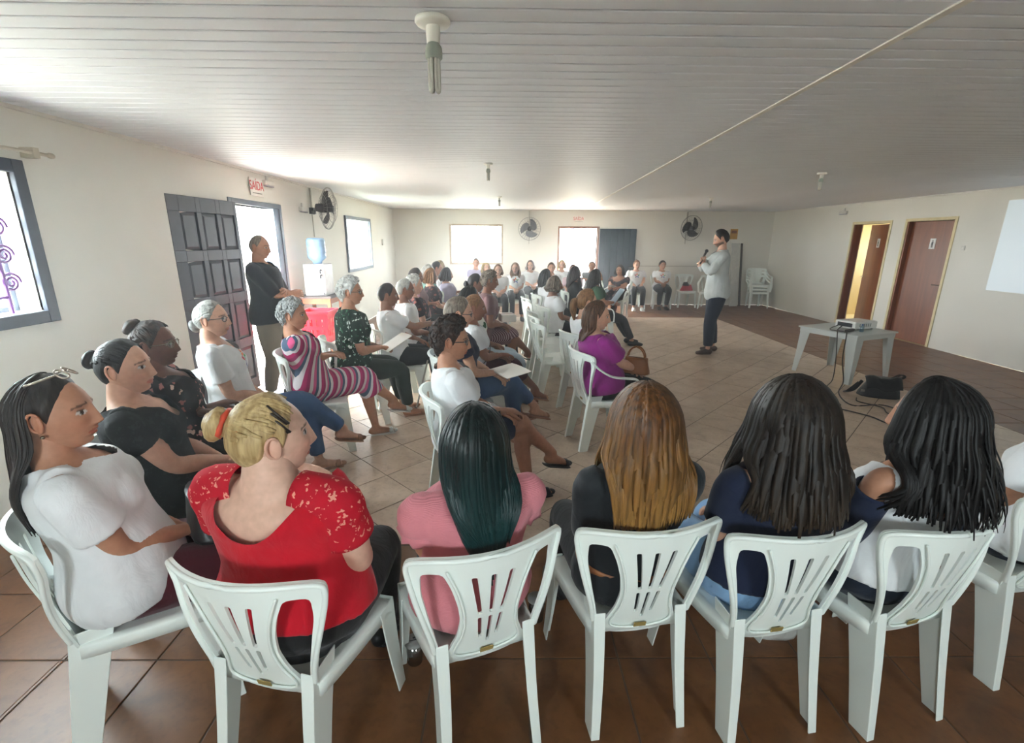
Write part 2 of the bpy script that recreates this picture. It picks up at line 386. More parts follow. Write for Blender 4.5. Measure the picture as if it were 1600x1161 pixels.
# ceiling: pvc slats with recessed joints
def ceilmat():
    t = NT('pvc_slat'); co = t.coord((.6, 3, 1), 'Object')
    n1 = t.n('ShaderNodeTexNoise', Scale=2.0, Detail=4.0); t.l(co, n1.inputs['Vector'])
    t.l(t.ramp(n1.outputs['Fac'], [(0.3, srgb(228, 231, 236)), (0.7, srgb(238, 241, 246))]), t.b.inputs['Base Color'])
    t.b.inputs['Roughness'].default_value = .52; t.b.inputs['Specular IOR Level'].default_value = .5
    n2 = t.n('ShaderNodeTexNoise', Scale=2.5, Detail=1.0); t.l(t.coord((.5, 2, 1)), n2.inputs['Vector']); t.bump(n2.outputs['Fac'], .06, .01)
    return t.m
ceiling = struct(obj('ceiling', G().box((XL, YN, ZC+.012), (XR, YF, ZC+.10)), M('ceiling_void', (120, 116, 112), .9)), 'white slatted plastic ceiling')
CP = .1036; g = G(); w = CP/2 - .0035
prof = [(-w, .014), (-w, .003), (-w+.004, 0), (w-.010, 0), (w-.007, .004), (w-.003, .004), (w, .0075), (w, .014)]
V = [(x, y, z) for x in (XL, XR) for y, z in prof]; n = len(prof)
g.add(np.array(V)-[0, 0, 0], [(i, i+1, n+i+1, n+i) for i in range(n-1)])
slat = g.mesh('slat', smooth=False); slat.materials.append(ceilmat())
yy = 1.899 - CP*36
while yy < YF - CP/2:
    yy += CP
    o = bpy.data.objects.new('slat', slat); C.objects.link(o); o.parent = ceiling; o.location = (0, yy-CP/2, ZC)
WPL = M('white_plastic_trim', (225, 222, 215), .4)
ang = math.atan2(1.90-1.486, 10.78-1.79)
st = obj('joint_strip', G().box((-.016, -8, -.006), (.016, 8, .0)), M('strip_white', (238, 234, 226), .35), ceiling); st.location = (1.486+(5.6-1.79)*math.tan(ang), 5.6, ZC); st.rotation_euler = (0, 0, -ang)
st.data.transform(Matrix.Scale(.82, 4, (0, 1, 0)))
for side, x0, x1 in (('left', XL, XL+.03), ('right', XR-.03, XR)):
    struct(obj('trim_'+('1' if side == 'left' else '2'), G().box((x0, YN, ZC-.022), (x1, YF, ZC)), WPL), 'thin white ceiling cove along the wall')
struct(obj('trim_3', G().box((XL+.03, YF-.03, ZC-.022), (XR-.03, YF, ZC)), WPL), 'thin white ceiling cove along the far wall')

# outside
struct(obj('ground', G().box((-40, -40, -.3), (40, 60, -.14)), M('outside_ground', (178, 170, 156), .9, bump=.2)), 'pale paved ground outside')
g = G(); g.box((1.15, YF+2.6, -.14), (1.95, YF+2.75, 2.6))
tag(obj('porch_wall', g, M('porch_cream', (232, 214, 160), .8)), 'cream porch wall seen through the far door', 'wall')
tag(obj('porch_post', G().box((1.98, YF+2.2, -.14), (2.12, YF+2.34, 2.6)), M('porch_blue', (70, 84, 120), .6)), 'dark blue porch post seen through the far door', 'post')
# trees outside the left door, real foliage clumps on a trunk
LEAF = M('leaf_green', (96, 122, 60), .7, var=.3, scale=4)
def tree(x, y, h, r, label):
    t = empty('tree', (x, y, -.14)); tag(t, label, 'tree', 'trees outside the left door')
    obj('trunk', G().tube(crom([(0, 0, 0), (.05, .03, h*.4), (0, -.04, h*.8)]), np.linspace(.12, .05, 13), 8), M('bark', (94, 76, 58), .9, bump=.5), t)
    N = 900; d = np.random.normal(size=(N, 3)); d /= np.linalg.norm(d, axis=1, keepdims=True)
    P = d*(np.random.rand(N, 1)**.4)*np.array([r, r, r*.8])+[0, 0, h]
    g = G(); a = np.random.normal(size=(N, 3)); b = np.cross(a, np.random.normal(size=(N, 3)))
    a = a/np.linalg.norm(a, axis=1, keepdims=True)*.16; b = b/np.linalg.norm(b, axis=1, keepdims=True)*.07
    V = np.stack([P-a, P+b, P+a, P-b], 1).reshape(-1, 3); g.add(V, np.arange(N*4).reshape(-1, 4))
    o = obj('foliage', g, LEAF, t); o['kind'] = 'stuff'
tree(-9.5, 8.6, 2.6, 1.7, 'leafy green tree outside the left door'); tree(-10.5, 14.5, 2.4, 1.5, 'leafy green tree beyond the barred left windows')

# windows and doors ------------------------------------------------------------
NAVY = M('navy_frame_paint', (40, 50, 66), .45, bump=.1)
GREYB = M('blue_grey_paint', (88, 100, 116), .5, bump=.1)
def frame(name, axis, plane, a0, a1, z0, z1, w, d0, d1, mat, sill=True, label=None):
    """rectangular frame around an opening; depth from plane+d0 to plane+d1"""
    g = G()
    def bx(p, q, r, s):
        if axis == 0: g.box((plane+d0, p, r), (plane+d1, q, s))
        else: g.box((p, plane+d0, r), (q, plane+d1, s))
    bx(a0-w, a0, z0-(w if sill else 0), z1+w); bx(a1, a1+w, z0-(w if sill else 0), z1+w); bx(a0, a1, z1, z1+w)
    if sill: bx(a0, a1, z0-w, z0)
    o = struct(bevel(obj(name, g, mat), .004), label); return o
GLZ = glass('window_glass', (245, 250, 250), .02, .06)
# window_1: near left, navy frame, wrought grille, frosted side leaf
w1 = frame('window_1', 0, XL, *L_OPEN[0], .075, -.02, .03, NAVY, label='dark blue framed barred window at the left edge')
y0, y1, z0, z1 = L_OPEN[0]
fr = obj('sash_frame', wall_cells(G(), 0, XL-.15, -.03, y0, y1, z0, z1, [(y0+.03, y1-.03, z0+.03, z1-.03)]), GREYB, w1)
pn = obj('pane', G().box((XL-.168, y0+.03, z0+.03), (XL-.163, y1-.03, z1-.03)), GLZ, w1)
GRL = M('grille_violet_iron', (120, 70, 140), .5)
def bar(p, q, r=.007): return G().tube([p, q], [r, r], 8)
xg = XL-.06
for i in range(5):
    zz = z0+.10+i*.165
    obj('grille_bar', bar((xg, y0, zz), (xg, y1-.14, zz), .010), GRL, w1)
    if i < 4:
        t_ = np.linspace(0, 4.2*np.pi, 34); rr = .055*(1-t_/(4.6*np.pi)) + .006
        obj('grille_scroll', G().tube(np.stack([np.full(34, xg), y1-.10+rr*np.cos(t_)-.0, zz+.085+rr*np.sin(t_)], 1), np.full(34, .008), 6), GRL, w1)
for yv in (y0+.25, y0+.62, y1-.14):
    obj('grille_bar', bar((xg, yv, z0), (xg, yv, z1), .012), GRL, w1)
# window_2: far left, louvred
w2 = frame('window_2', 0, XL, *L_OPEN[2], .06, -.02, .035, GREYB, label='grey framed louvred window beside the wall fan')
y0, y1, z0, z1 = L_OPEN[2]
for i in range(7):
    zz = z0+.07+i*(z1-z0-.1)/6.5
    o = obj('louvre', G().box((-.04, y0+.01, -.003), (.04, y1-.01, .003)), glass('louvre_glass', (236, 244, 240), .1, .15), w2, (XL-.10, 0, zz)); o.rotation_euler = (0, math.radians(40), 0)
for i in range(6):
    zz = z0+.02+i*(z1-z0)/6
    obj('grille_bar', bar((XL-.15, y0, zz), (XL-.15, y1, zz), .006), M('grille_white_iron', (210, 212, 208), .5), w2)
# window_3 far wall
w3 = frame('window_3', 1, YF, *F_OPEN[0], .05, -.02, .10, M('warm_frame', (196, 178, 156), .5), label='blown out bright window on the far wall')
x0, x1, z0, z1 = F_OPEN[0]
for xm in (x0+.02, (x0+x1)/2-.015, x1-.05): obj('sash_bar', G().box((xm, YF+.10, z0), (xm+.03, YF+.13, z1)), M('alu', (220, 220, 218), .3, metal=.3), w3)
for a, b in ((x0+.05, (x0+x1)/2-.015), ((x0+x1)/2+.015, x1-.05)): obj('pane', G().box((a, YF+.113, z0), (b, YF+.117, z1)), GLZ, w3)
for k, (x0, x1, z0, z1) in enumerate(N_OPEN):
    wk = frame('window_%d' % (4+k), 1, YN, x0, x1, z0, z1, .05, -.10, .02, NAVY, label='dark framed window on the near wall')
    obj('pane', G().box((x0, YN-.09, z0), (x1, YN-.085, z1)), GLZ, wk)
# curtain rod above window_1
rod = empty('curtain_rod', (XL+.07, 2.4, 2.195)); tag(rod, 'thin cream curtain rod above the barred left window', 'curtain rod')
RODM = M('rod_cream', (196, 188, 168), .5)
obj('pole', G().tube([(0, -.85, 0), (0, .90, 0)], [.011, .011], 8), RODM, rod)
obj('finial', G().sphere((0, .93, 0), (.018, .03, .018), 10, 6), RODM, rod)
obj('bracket', G().box((-.07, .80, -.03), (.015, .84, .03)), RODM, rod)

# left door: frame + open panelled leaf
d1 = frame('door_1', 0, XL, 5.48, 6.60, 0, 2.06, .06, -.185, .012, M('door_frame_bluegrey', (104, 116, 128), .45), sill=False, label='open outside door with dark six panel leaf')
obj('jamb_post', G().box((XL-.17, 6.46, 0), (XL-.005, 6.60, 2.06)), M('jamb_blue', (130, 150, 172), .5), d1)
leaf = empty('leaf', (XL+.035, 5.44, 0)); leaf.parent = d1; leaf['label'] = 'dark panelled door leaf folded back against the wall'
leaf.rotation_euler = (0, 0, math.radians(-4))
LEAFM = M('dark_bluegrey_door_paint', (62, 66, 76), .42, var=.12, bump=.1)
g = G(); LW, LH, LTk = 1.0, 2.07, .038
cols = [(-.97+.115+i*.29, -.97+.115+i*.29+.225) for i in range(3)]
rows = [(1.58, 1.93), (1.13, 1.48), (.62, 1.03), (.14, .52)]
wall_cells(g, 0, 0, LTk, -LW, 0, .01, LH, [(a-.0, b, c, d) for a, b in cols for c, d in rows])
g2 = G(); g2.box((.004, -LW+.02, .02), (.016, -.02, LH-.02))
bevel(obj('stile_frame', g, LEAFM, leaf), .004)
obj('back_sheet', g2, LEAFM, leaf)
for a, b in cols:
    for c, d in rows:
        pm = G(); k = .035; x0_, x1_ = .016, .034
        V = [(x0_, a, c), (x0_, b, c), (x0_, b, d), (x0_, a, d), (x1_, a+k, c+k), (x1_, b-k, c+k), (x1_, b-k, d-k), (x1_, a+k, d-k)]
        pm.add(V, [(0, 1, 5, 4), (1, 2, 6, 5), (2, 3, 7, 6), (3, 0, 4, 7), (4, 5, 6, 7)])
        obj('panel', pm, LEAFM, leaf)
obj('handle', G().tube([(LTk, -.93, 1.02), (LTk+.05, -.93, 1.02), (LTk+.05, -.83, 1.02)], [.008]*3, 8), M('steel', (180, 180, 178), .25, metal=.9), leaf)
# far door
d2 = frame('door_2', 1, YF, 1.42, 2.42, 0, 2.00, .05, -.012, .18, M('door_frame_redbrown', (150, 104, 84), .5), sill=False, label='open far door with brown frame and dark blue leaf')
lf = empty('leaf', (2.47, YF-.045, 0)); lf.parent = d2; lf['label'] = 'dark teal plank door leaf folded against the far wall'; lf.rotation_euler = (0, 0, math.radians(-2))
TEAL = M('dark_teal_paint', (50, 66, 78), .5, var=.1)
for i in range(6):
    bevel(obj('plank', G().box((i*.162+.002, -.018, .012), (i*.162+.160, .018, 1.99)), TEAL, lf), .004)
obj('handle', G().tube([(.92, -.02, 1.0), (.92, -.06, 1.0), (.82, -.06, 1.0)], [.008]*3, 8), MATS['steel'], lf)
# right doors
CREAM = M('cream_frame_paint', (222, 206, 160), .5)
BROWN = wood('brown_door_laminate', (112, 56, 26), (142, 78, 40), .38)
STEEL = MATS['steel']
def pictogram(parent, y, z, x):
    s = obj('sign', G().box((x-.006, y-.055, z-.085), (x, y+.055, z+.085)), M('sign_white', (236, 236, 232), .4), parent); s['label'] = 'white restroom pictogram sign'
    k = M('sign_black', (20, 20, 22), .5); g = G(); xx = x-.0075
    g.lathe([(0, 0), (.012, 0)], 12, (xx, y, z+.045), roty(math.pi/2)); g.box((xx-.001, y-.017, z-.02), (xx, y+.017, z+.028)); g.box((xx-.001, y-.014, z-.062), (xx, y-.002, z-.02)); g.box((xx-.001, y+.002, z-.062), (xx, y+.014, z-.02))
    obj('pictogram', g, k, s)
d3 = frame('door_3', 0, XR, 7.80, 8.72, 0, 2.05, .05, -.012, .14, CREAM, sill=False, label='closed brown restroom door nearest the projection')
lv = obj('leaf', G().box((XR+.07, 7.805, .008), (XR+.105, 8.715, 2.045)), BROWN, d3)
pictogram(d3, 8.20, 1.68, XR+.07)
hd = obj('handle', G().tube([(XR+.07, 7.87, 1.02), (XR+.02, 7.87, 1.02), (XR+.02, 7.98, 1.02)], [.009]*3, 8), STEEL, d3)
obj('reveal', G().box((XR, 8.69, 0), (XR+.07, 8.72, 2.05)), BROWN, d3)
d4 = frame('door_4', 0, XR, 9.12, 10.06, 0, 2.04, .05, -.012, .14, CREAM, sill=False, label='half open brown restroom door, lit room behind')
lf4 = empty('leaf', (XR+.11, 9.15, 0)); lf4.parent = d4; lf4.rotation_euler = (0, 0, math.radians(-15)); lf4['label'] = 'brown door leaf standing half open'
obj('panel', G().box((-.018, 0, .01), (.018, .88, 2.03)), BROWN, lf4); pictogram(lf4, .45, 1.68, -.018)
obj('handle', G().tube([(-.018, .80, 1.02), (-.07, .80, 1.02), (-.07, .70, 1.02)], [.009]*3, 8), STEEL, lf4)
obj('reveal', G().box((XR, 10.03, 0), (XR+.14, 10.06, 2.04)), BROWN, d4)
# rooms behind the right doors
BATH = plaster('bath_cream', (228, 214, 170))
g = G(); x2 = XR+2.3
wall_cells(g, 0, x2, .1, 7.3, 11.6, 0, 2.5, [(10.6, 11.3, 1.45, 2.0)]); g.box((XR+WT, 7.3, 0), (x2, 7.4, 2.5)); g.box((XR+WT, 11.5, 0), (x2, 11.6, 2.5)); g.box((XR+WT, 7.3, 2.5), (x2, 11.6, 2.6)); g.box((XR+WT, 8.9, 0), (x2, 9.0, 2.5)); g.box((XR, 7.3, -.1), (x2, 11.6, -.002))
struct(obj('wall_restroom', g, BATH), 'cream restroom seen through the half open door')
portal((x2+.12, 10.95, 1.72), (0, math.radians(90), 0), .55, .7)
# thin self-glowing panel on the right wall, stands in for the projector's beam
tag(obj('projection_glow_panel', G().box((XR-.004, 5.4, 1.03), (XR-.001, 7.03, 2.28)), emis('projection_glow', (214, 226, 232), .12)), 'pale bluish glowing panel standing in for the projected picture on the right wall', 'projection')
# ------------------------------------------------------------------ white monobloc chairs
CHM = M('chair_plastic', (240, 247, 242), .38, var=.025, scale=3, bump=.03, bscale=120)
def round_poly(P, r=.012, k=4):
    P = [np.array(p, float) for p in P]; out = []
    n = len(P)
    for i in range(n):
        a, b, c = P[i-1], P[i], P[(i+1) % n]; da, dc = a-b, c-b; la, lc = np.linalg.norm(da), np.linalg.norm(dc); q = min(r, la*.45, lc*.45)
        p0, p1 = b+da/la*q, b+dc/lc*q
        for t in np.linspace(0, 1, k): out.append((1-t)**2*p0+2*t*(1-t)*b+t*t*p1)
    return np.array(out)
def sheet(outer, holes, cutx, cuty, f, thick, name):
    """2-D outline with holes -> bent solid sheet, f maps (u, v) arrays to xyz"""
    bm = bmesh.new()
    for loop in [outer]+holes:
        vs = [bm.verts.new((p[0], p[1], 0)) for p in loop]
        for i in range(len(vs)): bm.edges.new((vs[i-1], vs[i]))
    bmesh.ops.triangle_fill(bm, use_beauty=True, use_dissolve=False, edges=bm.edges[:])
    for ax, vals in ((0, cutx), (1, cuty)):
        for v in vals:
            no = (1, 0, 0) if ax == 0 else (0, 1, 0); co = (v, 0, 0) if ax == 0 else (0, v, 0)
            bmesh.ops.bisect_plane(bm, geom=bm.verts[:]+bm.edges[:]+bm.faces[:], plane_co=co, plane_no=no, dist=1e-5)
    for v in bm.verts: v.co = f(v.co.x, v.co.y)
    bmesh.ops.recalc_face_normals(bm, faces=bm.faces[:])
    bmesh.ops.solidify(bm, geom=bm.faces[:], thickness=thick)
    bmesh.ops.recalc_face_normals(bm, faces=bm.faces[:])
    me = bpy.data.meshes.new(name); bm.to_mesh(me); bm.free(); return me
def back_pt(x, z):
    t = (z-.42)/.42
    return (x, -.185-.10*t-.012*math.sin(t*3.1) + .075*(abs(x)/.235)**2*min(max(t, 0)+.25, 1), z)
def make_back(wide=.235, top=.832):
    k = wide/.235
    half = [(0, top), (.10, top-.001), (.17, top-.005), (.222, top-.016), (.235, top-.042), (.228, .74), (.212, .66), (.192, .58), (.175, .51), (.165, .455), (.156, .420), (.125, .388), (.07, .368), (0, .362)]
    half = crom(np.array(half), 3)
    out = [(x*k, z) for x, z in half] + [(-x*k, z) for x, z in half[-2:0:-1]]
    hole = round_poly([(.196, .776), (.140, .780), (.116, .72), (.098, .65), (.089, .58), (.096, .51), (.120, .436), (.142, .440), (.158, .52), (.176, .60), (.195, .70)], .018, 4)
    holes = [np.array([(x*k, z) for x, z in hole]), np.array([(-x*k, z) for x, z in hole[::-1]])]
    def slot(x0, z0, x1, z1, w0, w1):
        return round_poly([(x0-w0, z0), (x0+w0, z0), (x1+w1, z1), (x1-w1, z1)], .006, 3)
    for s in (-1, 0, 1):
        holes.append(slot(s*.034, .598, s*.060, .758, .0065, .009))
        holes.append(slot(s*.027, .480 if s else .450, s*.035, .582, .0055, .0065))
    me = sheet(out, holes, np.linspace(-.2, .2, 9)*k, np.linspace(.43, .81, 10), back_pt, -.009, 'backrest')
    return me
def make_seat():
    g = G(); n, m = 17, 13
    def xw(t): return .168+.052*min(1, t*1.25)**.8
    top = []
    for j in range(m):
        t = j/(m-1)
        for i in range(n):
            s = -1+2*i/(n-1); x = s*xw(t); 
            y = -.168+.388*t - .02*abs(s)**3*(t > .5)*(t-.5)*2
            z = .432 - .012*(1-s*s)*math.sin(math.pi*min(t*1.1, 1)) - .018*max(0, (t-.82)/.18)**2
            top.append((x, y, z))
    top = np.array(top); bot = top - [0, 0, .010]
    N = n*m; Q = []
    for j in range(m-1):
        for i in range(n-1):
            a = j*n+i; Q.append((a, a+1, a+n+1, a+n)); Q.append((N+a, N+a+n, N+a+n+1, N+a+1))
    per = [i for i in range(n)] + [j*n+n-1 for j in range(1, m)] + [(m-1)*n+i for i in range(n-2, -1, -1)] + [j*n for j in range(m-2, 0, -1)]
    # apron ring
    A = top[per]; c = A.mean(0); d = A-c; d[:, 2] = 0; d /= np.linalg.norm(d, axis=1, keepdims=True)
    r1 = A + d*.006 - [0, 0, .010]; r2 = A + d*.008 - [0, 0, .050]; r3 = r2 - d*.006; r4 = A - [0, 0, .012] - d*.001
    V = np.concatenate([top, bot, r1, r2, r3, r4]); k = len(per); b = 2*N
    for i in range(k):
        j = (i+1) % k
        Q += [(per[j], per[i], b+i, b+j), (b+j, b+i, b+k+i, b+k+j), (b+k+j, b+k+i, b+2*k+i, b+2*k+j), (b+2*k+j, b+2*k+i, b+3*k+i, b+3*k+j)]
    g.add(V, Q); return g.mesh('seat')
def leg_mesh(p0, p1, sx, sy, d0, d1, w0, w1, name='leg'):
    """L-section leg: side plate (depth along y) and end plate (width along x); sx outward side, sy outer end"""
    g = G(); th = .006; R = []
    P = crom(np.array([p0, (np.array(p0)*.5+np.array(p1)*.5)+[sx*-.004, 0, 0], p1]), 4)
    for i, c in enumerate(P):
        t = i/(len(P)-1); d = d0+(d1-d0)*t; w = w0+(w1-w0)*t
        L = [(0, 0), (0, -sy*d), (-sx*th, -sy*d), (-sx*th, -sy*th), (-sx*w, -sy*th), (-sx*w, 0)]
        R.append([(c[0]+x, c[1]+y, c[2]) for x, y in L])
    V = np.array(R).reshape(-1, 3); n = 6; m = len(P)
    Q = [(i*n+j, i*n+(j+1) % n, (i+1)*n+(j+1) % n, (i+1)*n+j) for i in range(m-1) for j in range(n)]
    g.add(V, Q + [(0, 1, 2, 3), (0, 3, 4, 5), ((m-1)*n, (m-1)*n+3, (m-1)*n+2, (m-1)*n+1), ((m-1)*n, (m-1)*n+5, (m-1)*n+4, (m-1)*n+3)])
    me = g.mesh(name, smooth=False); bm = bmesh.new(); bm.from_mesh(me); bmesh.ops.recalc_face_normals(bm, faces=bm.faces[:]); bm.to_mesh(me); bm.free(); return me
def soften(o, w=.003): bevel(o, w, 2); ssmooth(o); m = o.modifiers.new('wn', 'WEIGHTED_NORMAL'); m.keep_sharp = True; return o
def make_chair(arms=False):
    r = empty('plastic_chair')
    soften(obj('backrest', make_back(.25, .84), CHM, r), .0025)
    k = .25/.235; g = G(); half = crom(np.array([(0, .832), (.10, .831), (.17, .827), (.219, .816), (.230, .792), (.223, .74), (.207, .66), (.187, .58), (.170, .51), (.161, .455)]), 4)
    full = np.concatenate([half[::-1]*[-1, 1], half[1:]]); g.tube(np.array([np.array(back_pt(x*k, z))-[0, .004, 0] for x, z in full]), np.full(len(full), .0085), 8)
    ln = crom(np.array([(.130, .790), (.104, .72), (.087, .65), (.079, .58), (.085, .51), (.104, .44), (.085, .412), (.04, .402), (0, .400)]), 4); full = np.concatenate([ln*[-1, 1], ln[-2::-1]])
    g.tube(np.array([np.array(back_pt(x*k, z))-[0, .0065, 0] for x, z in full]), np.full(len(full), .0042), 6)
    obj('rim', g.mesh('rim'), CHM, r)
    ssmooth(obj('seat', make_seat(), CHM, r))
    for s in (-1, 1):
        soften(obj('leg', leg_mesh((s*.168, -.192, .475), (s*.176, -.262, 0), s, -1, .118, .074, .042, .032), CHM, r))
        soften(obj('leg', leg_mesh((s*.226, .212, .425), (s*.238, .245, 0), s, 1, .100, .055, .055, .032), CHM, r))
    lb = obj('sticker', G().box((-.022, -.0025, -.009), (.022, .001, .009)), M('sticker_tan', (150, 128, 72), .6), r, (0.0, -.192, .415)); lb.rotation_euler = (.25, 0, 0)
    if arms:
        for s in (-1, 1):
            P = crom(np.array([(s*.226, -.215, .785), (s*.250, -.15, .72), (s*.272, -.05, .665), (s*.278, .08, .645), (s*.272, .165, .625), (s*.258, .205, .55), (s*.236, .215, .43)]), 5)
            soften(obj('armrest', G().tube(P, np.tile([.026, .009], (len(P), 1)), 8, ref=(1, 0, 0)).mesh('armrest'), CHM, r), .001)
    return r
CH0 = make_chair(False); CH1 = make_chair(True); used = {0: False, 1: False}
def chair(x, y, th, label, group, arms=False, z=0.0, tilt=0.0):
    k = 1 if arms else 0; src = CH1 if arms else CH0
    if not used[k]: used[k] = True; o = src
    else: o = copy_tree(src)
    o.location = (x, y, z); o.rotation_euler = (tilt, 0, -math.radians(th))
    tag(o, label, 'chair', group); return o
# ------------------------------------------------------------------ people
SKIN = skinmat()
def nrm(v): v = np.asarray(v, float); return v/(np.linalg.norm(v)+1e-12)
def ik(a, c, l1, l2, pole):
    a, c = np.asarray(a, float), np.asarray(c, float); d = c-a; L = np.linalg.norm(d); u = d/L
    if L > (l1+l2)*.995: L = (l1+l2)*.995; c = a+u*L
    x = (l1*l1-l2*l2+L*L)/(2*L); h = math.sqrt(max(l1*l1-x*x, 1e-8)); p = np.asarray(pole, float); p = nrm(p-(p@u)*u)
    return a+u*x+p*h, c
def sstep(x, a, b): t = np.clip((x-a)/(b-a), 0, 1); return t*t*(3-2*t)
def gz(x, s): return np.exp(-(x/s)**2)
HA, HB, HCc = .073, .093, .116
def head_grid(nu, nv, k=.55):
    s = np.arange(nu)*2*np.pi/nu; u = s-k*np.sin(s); v = np.linspace(-np.pi/2, np.pi/2, nv+1)
    return u, v
def head_pts(u, v, male=False, off=0.0, face=True, fat=0.0):
    U, Vv = np.meshgrid(u, v); cv = np.cos(Vv)
    x = (HA+off)*cv*np.sin(U); y = (HB+off)*cv*np.cos(U); z = (HCc+off)*np.sin(Vv)
    t = np.clip(-z/HCc, 0, 1); bk = np.clip(-np.cos(U), 0, 1)
    x = x*(1-(.26-.16*fat if not male else .18)*t**1.6); x = x*(1+.05*gz(z-.03, .06))
    y = np.where(y < 0, y*(1.07-.38*t), y); y = y+.014*t*np.clip(np.cos(U), 0, 1)
    y = np.where((y > 0) & (z > .04), y*(1-.04*sstep(z, .04, .11)), y)
    if face:
        f = sstep(y, .02, .06); ax = np.abs(x); d = np.zeros_like(x)
        A = np.interp(z, [-.050, -.044, -.034, -.022, .004, .024, .04], [0, .008, .0235, .0185, .010, .004, 0])
        sg = np.interp(z, [-.045, -.03, 0, .03], [.0145, .013, .0085, .009])
        d += gz(x, sg)*A
        d += .006*gz(ax-.012, .006)*gz(z+.036, .007)
        d -= .0105*gz(ax-.031, .015)*gz(z-.006, .0125)
        d += .0075*gz(ax-.031, .0105)*gz(z-.005, .0075)
        d += (.005 if not male else .007)*gz(ax-.030, .022)*gz(z-.027, .008)
        d += .005*gz(ax-.043, .018)*gz(z+.024, .02)
        d += .0065*gz(x, .019)*gz(z+.0565, .0052) + .0075*gz(x, .016)*gz(z+.0685, .006) - .004*gz(x, .022)*gz(z+.0625, .0026)
        d -= .004*gz(x, .02)*gz(z+.080, .006)
        d += .009*gz(x, .018 if not male else .024)*gz(z+.097, .014)
        y = y+d*f
    return x, y, z
def head_mesh(nu, nv, male=False, skin=(.5, .3, .2), lip=(.45, .16, .14), fat=0.0, beard=None, brow=None):
    u, v = head_grid(nu, nv); x, y, z = head_pts(u, v, male, fat=fat)
    V = np.stack([x, y, z], -1).reshape(-1, 3)
    i = np.arange(nv)[:, None]*nu; j = np.arange(nu)[None]; k = (j+1) % nu
    Q = np.stack([i+j, i+k, i+nu+k, i+nu+j], -1).reshape(-1, 4)[:, ::-1]
    X, Y, Z = V.T; ax = np.abs(X); fr = Y > .03
    col = np.tile(np.array(skin, float), (len(V), 1)); s = np.array(skin)
    ck = (gz(ax-.043, .022)*gz(Z+.028, .02)*fr)[:, None]; col = col*(1-ck*.35)+np.minimum(s*[1.12, .86, .82], 1)*ck*.35
    if beard is not None:
        b = np.clip(sstep(-Z, .028, .052)*(1-sstep(ax, .075, .09))*(Y > -.015) + gz(X, .03)*gz(Z+.046, .006)*fr, 0, 1)[:, None]*.85; col = col*(1-b)+np.array(beard)*b
    li = (((X/.023)**2+((Z+.0625)/.0105)**2 < 1) & fr); col[li] = lip
    br = (np.abs(Z-.0275-.10*(.035-ax)*(ax < .035)+.25*(ax-.035)*(ax > .035)) < .0034) & (ax > .013) & (ax < .052) & fr; col[br] = brow if brow is not None else s*.35
    ey = (((ax-.031)/.0145)**2+((Z-.005)/.0062)**2 < 1) & fr; col[ey] = (.62, .6, .57)
    ir = ((ax-.031)**2+(Z-.005)**2 < .0058**2) & fr; col[ir] = (.03, .018, .012)
    la = (((ax-.031)/.0165)**2+((Z-.0065)/.0072)**2 < 1) & (Z > .0098) & fr; col[la] = s*.25
    return V, Q, col
def ear_mesh(s):
    g = G(); R = roty(s*.0) @ rotz(-s*.45)
    a = np.linspace(0, 2*np.pi, 17)[:-1]
    g.sphere((s*.0755, -.008, -.004), (.008, .019, .032), 12, 8, R)
    P = np.stack([s*(.080+.004*np.sin(a)), -.012+.017*np.cos(a), .0+.029*np.sin(a)], 1)[2:13]
    g.tube(P, np.full(len(P), .0045), 6); return g
HL_U = np.radians([0, 25, 45, 62, 74, 82, 92, 104, 118, 140, 180]); HL_Z = np.array([.083, .079, .066, .040, .008, -.020, .012, .004, -.05, -.078, -.082])
def hair_shell(nu, nv, thick=.014, lump=0.0, lscale=30.0, up=0.0, seed=0, male=False, back=0.0, front=0.0, recede=0.0):
    u, v = head_grid(nu, nv, 0.0); x, y, z = head_pts(u, v, male, face=False)
    U = np.abs(((np.meshgrid(u, v)[0]+np.pi) % (2*np.pi))-np.pi)
    zh = np.interp(U, HL_U, HL_Z) + recede*gz(U, .9)
    m = sstep(z-zh, -.006, .045)**.8
    V = np.stack([x, y, z], -1); n = V/np.linalg.norm(V, axis=-1, keepdims=True)
    bulk = 1+up*sstep(z, .0, .11)+back*sstep(-y, .0, .09)+front*sstep(y, .02, .08)*sstep(z, .03, .08)
    t = thick*bulk
    if lump:
        L = np.array([[noise.fractal(Vector((p[0]*lscale+seed, p[1]*lscale, p[2]*lscale)), 1.0, 2.0, 3) for p in row] for row in V])
        t = t*(1+lump*L)
    d = np.where(m > 0, -.006+(t+.006)*m, -.006)
    V = (V+n*d[..., None]).reshape(-1, 3)
    i = np.arange(nv)[:, None]*nu; j = np.arange(nu)[None]; k = (j+1) % nu
    return V, np.stack([i+j, i+k, i+nu+k, i+nu+j], -1).reshape(-1, 4)[:, ::-1]
def bun_mesh(c, r, seed=0):
    g = G(); a = np.linspace(0, 2*np.pi*3.2, 60); rr = np.linspace(r*.75, r*.12, 60)
    c = np.array(c, float); n = nrm(c); e1 = nrm(np.cross(n, (0.2, 0, 1))); e2 = np.cross(n, e1)
    P = c + np.outer(rr*np.cos(a), e1) + np.outer(rr*np.sin(a), e2) + np.outer(np.linspace(0, r*.55, 60), n)
    g.tube(P, np.linspace(r*.42, r*.30, 60), 8); g.sphere(c, r*.8, 14, 8); return g
TR = np.array([(-.09, .125, .10, 0), (-.05, .168, .120, 0), (.02, .180, .128, -.005), (.10, .166, .118, 0), (.20, .148, .106, .005), (.30, .153, .110, .005), (.38, .162, .114, 0), (.435, .160, .102, -.008), (.475, .138, .082, -.014), (.505, .090, .064, -.02), (.53, .058, .056, -.016)])
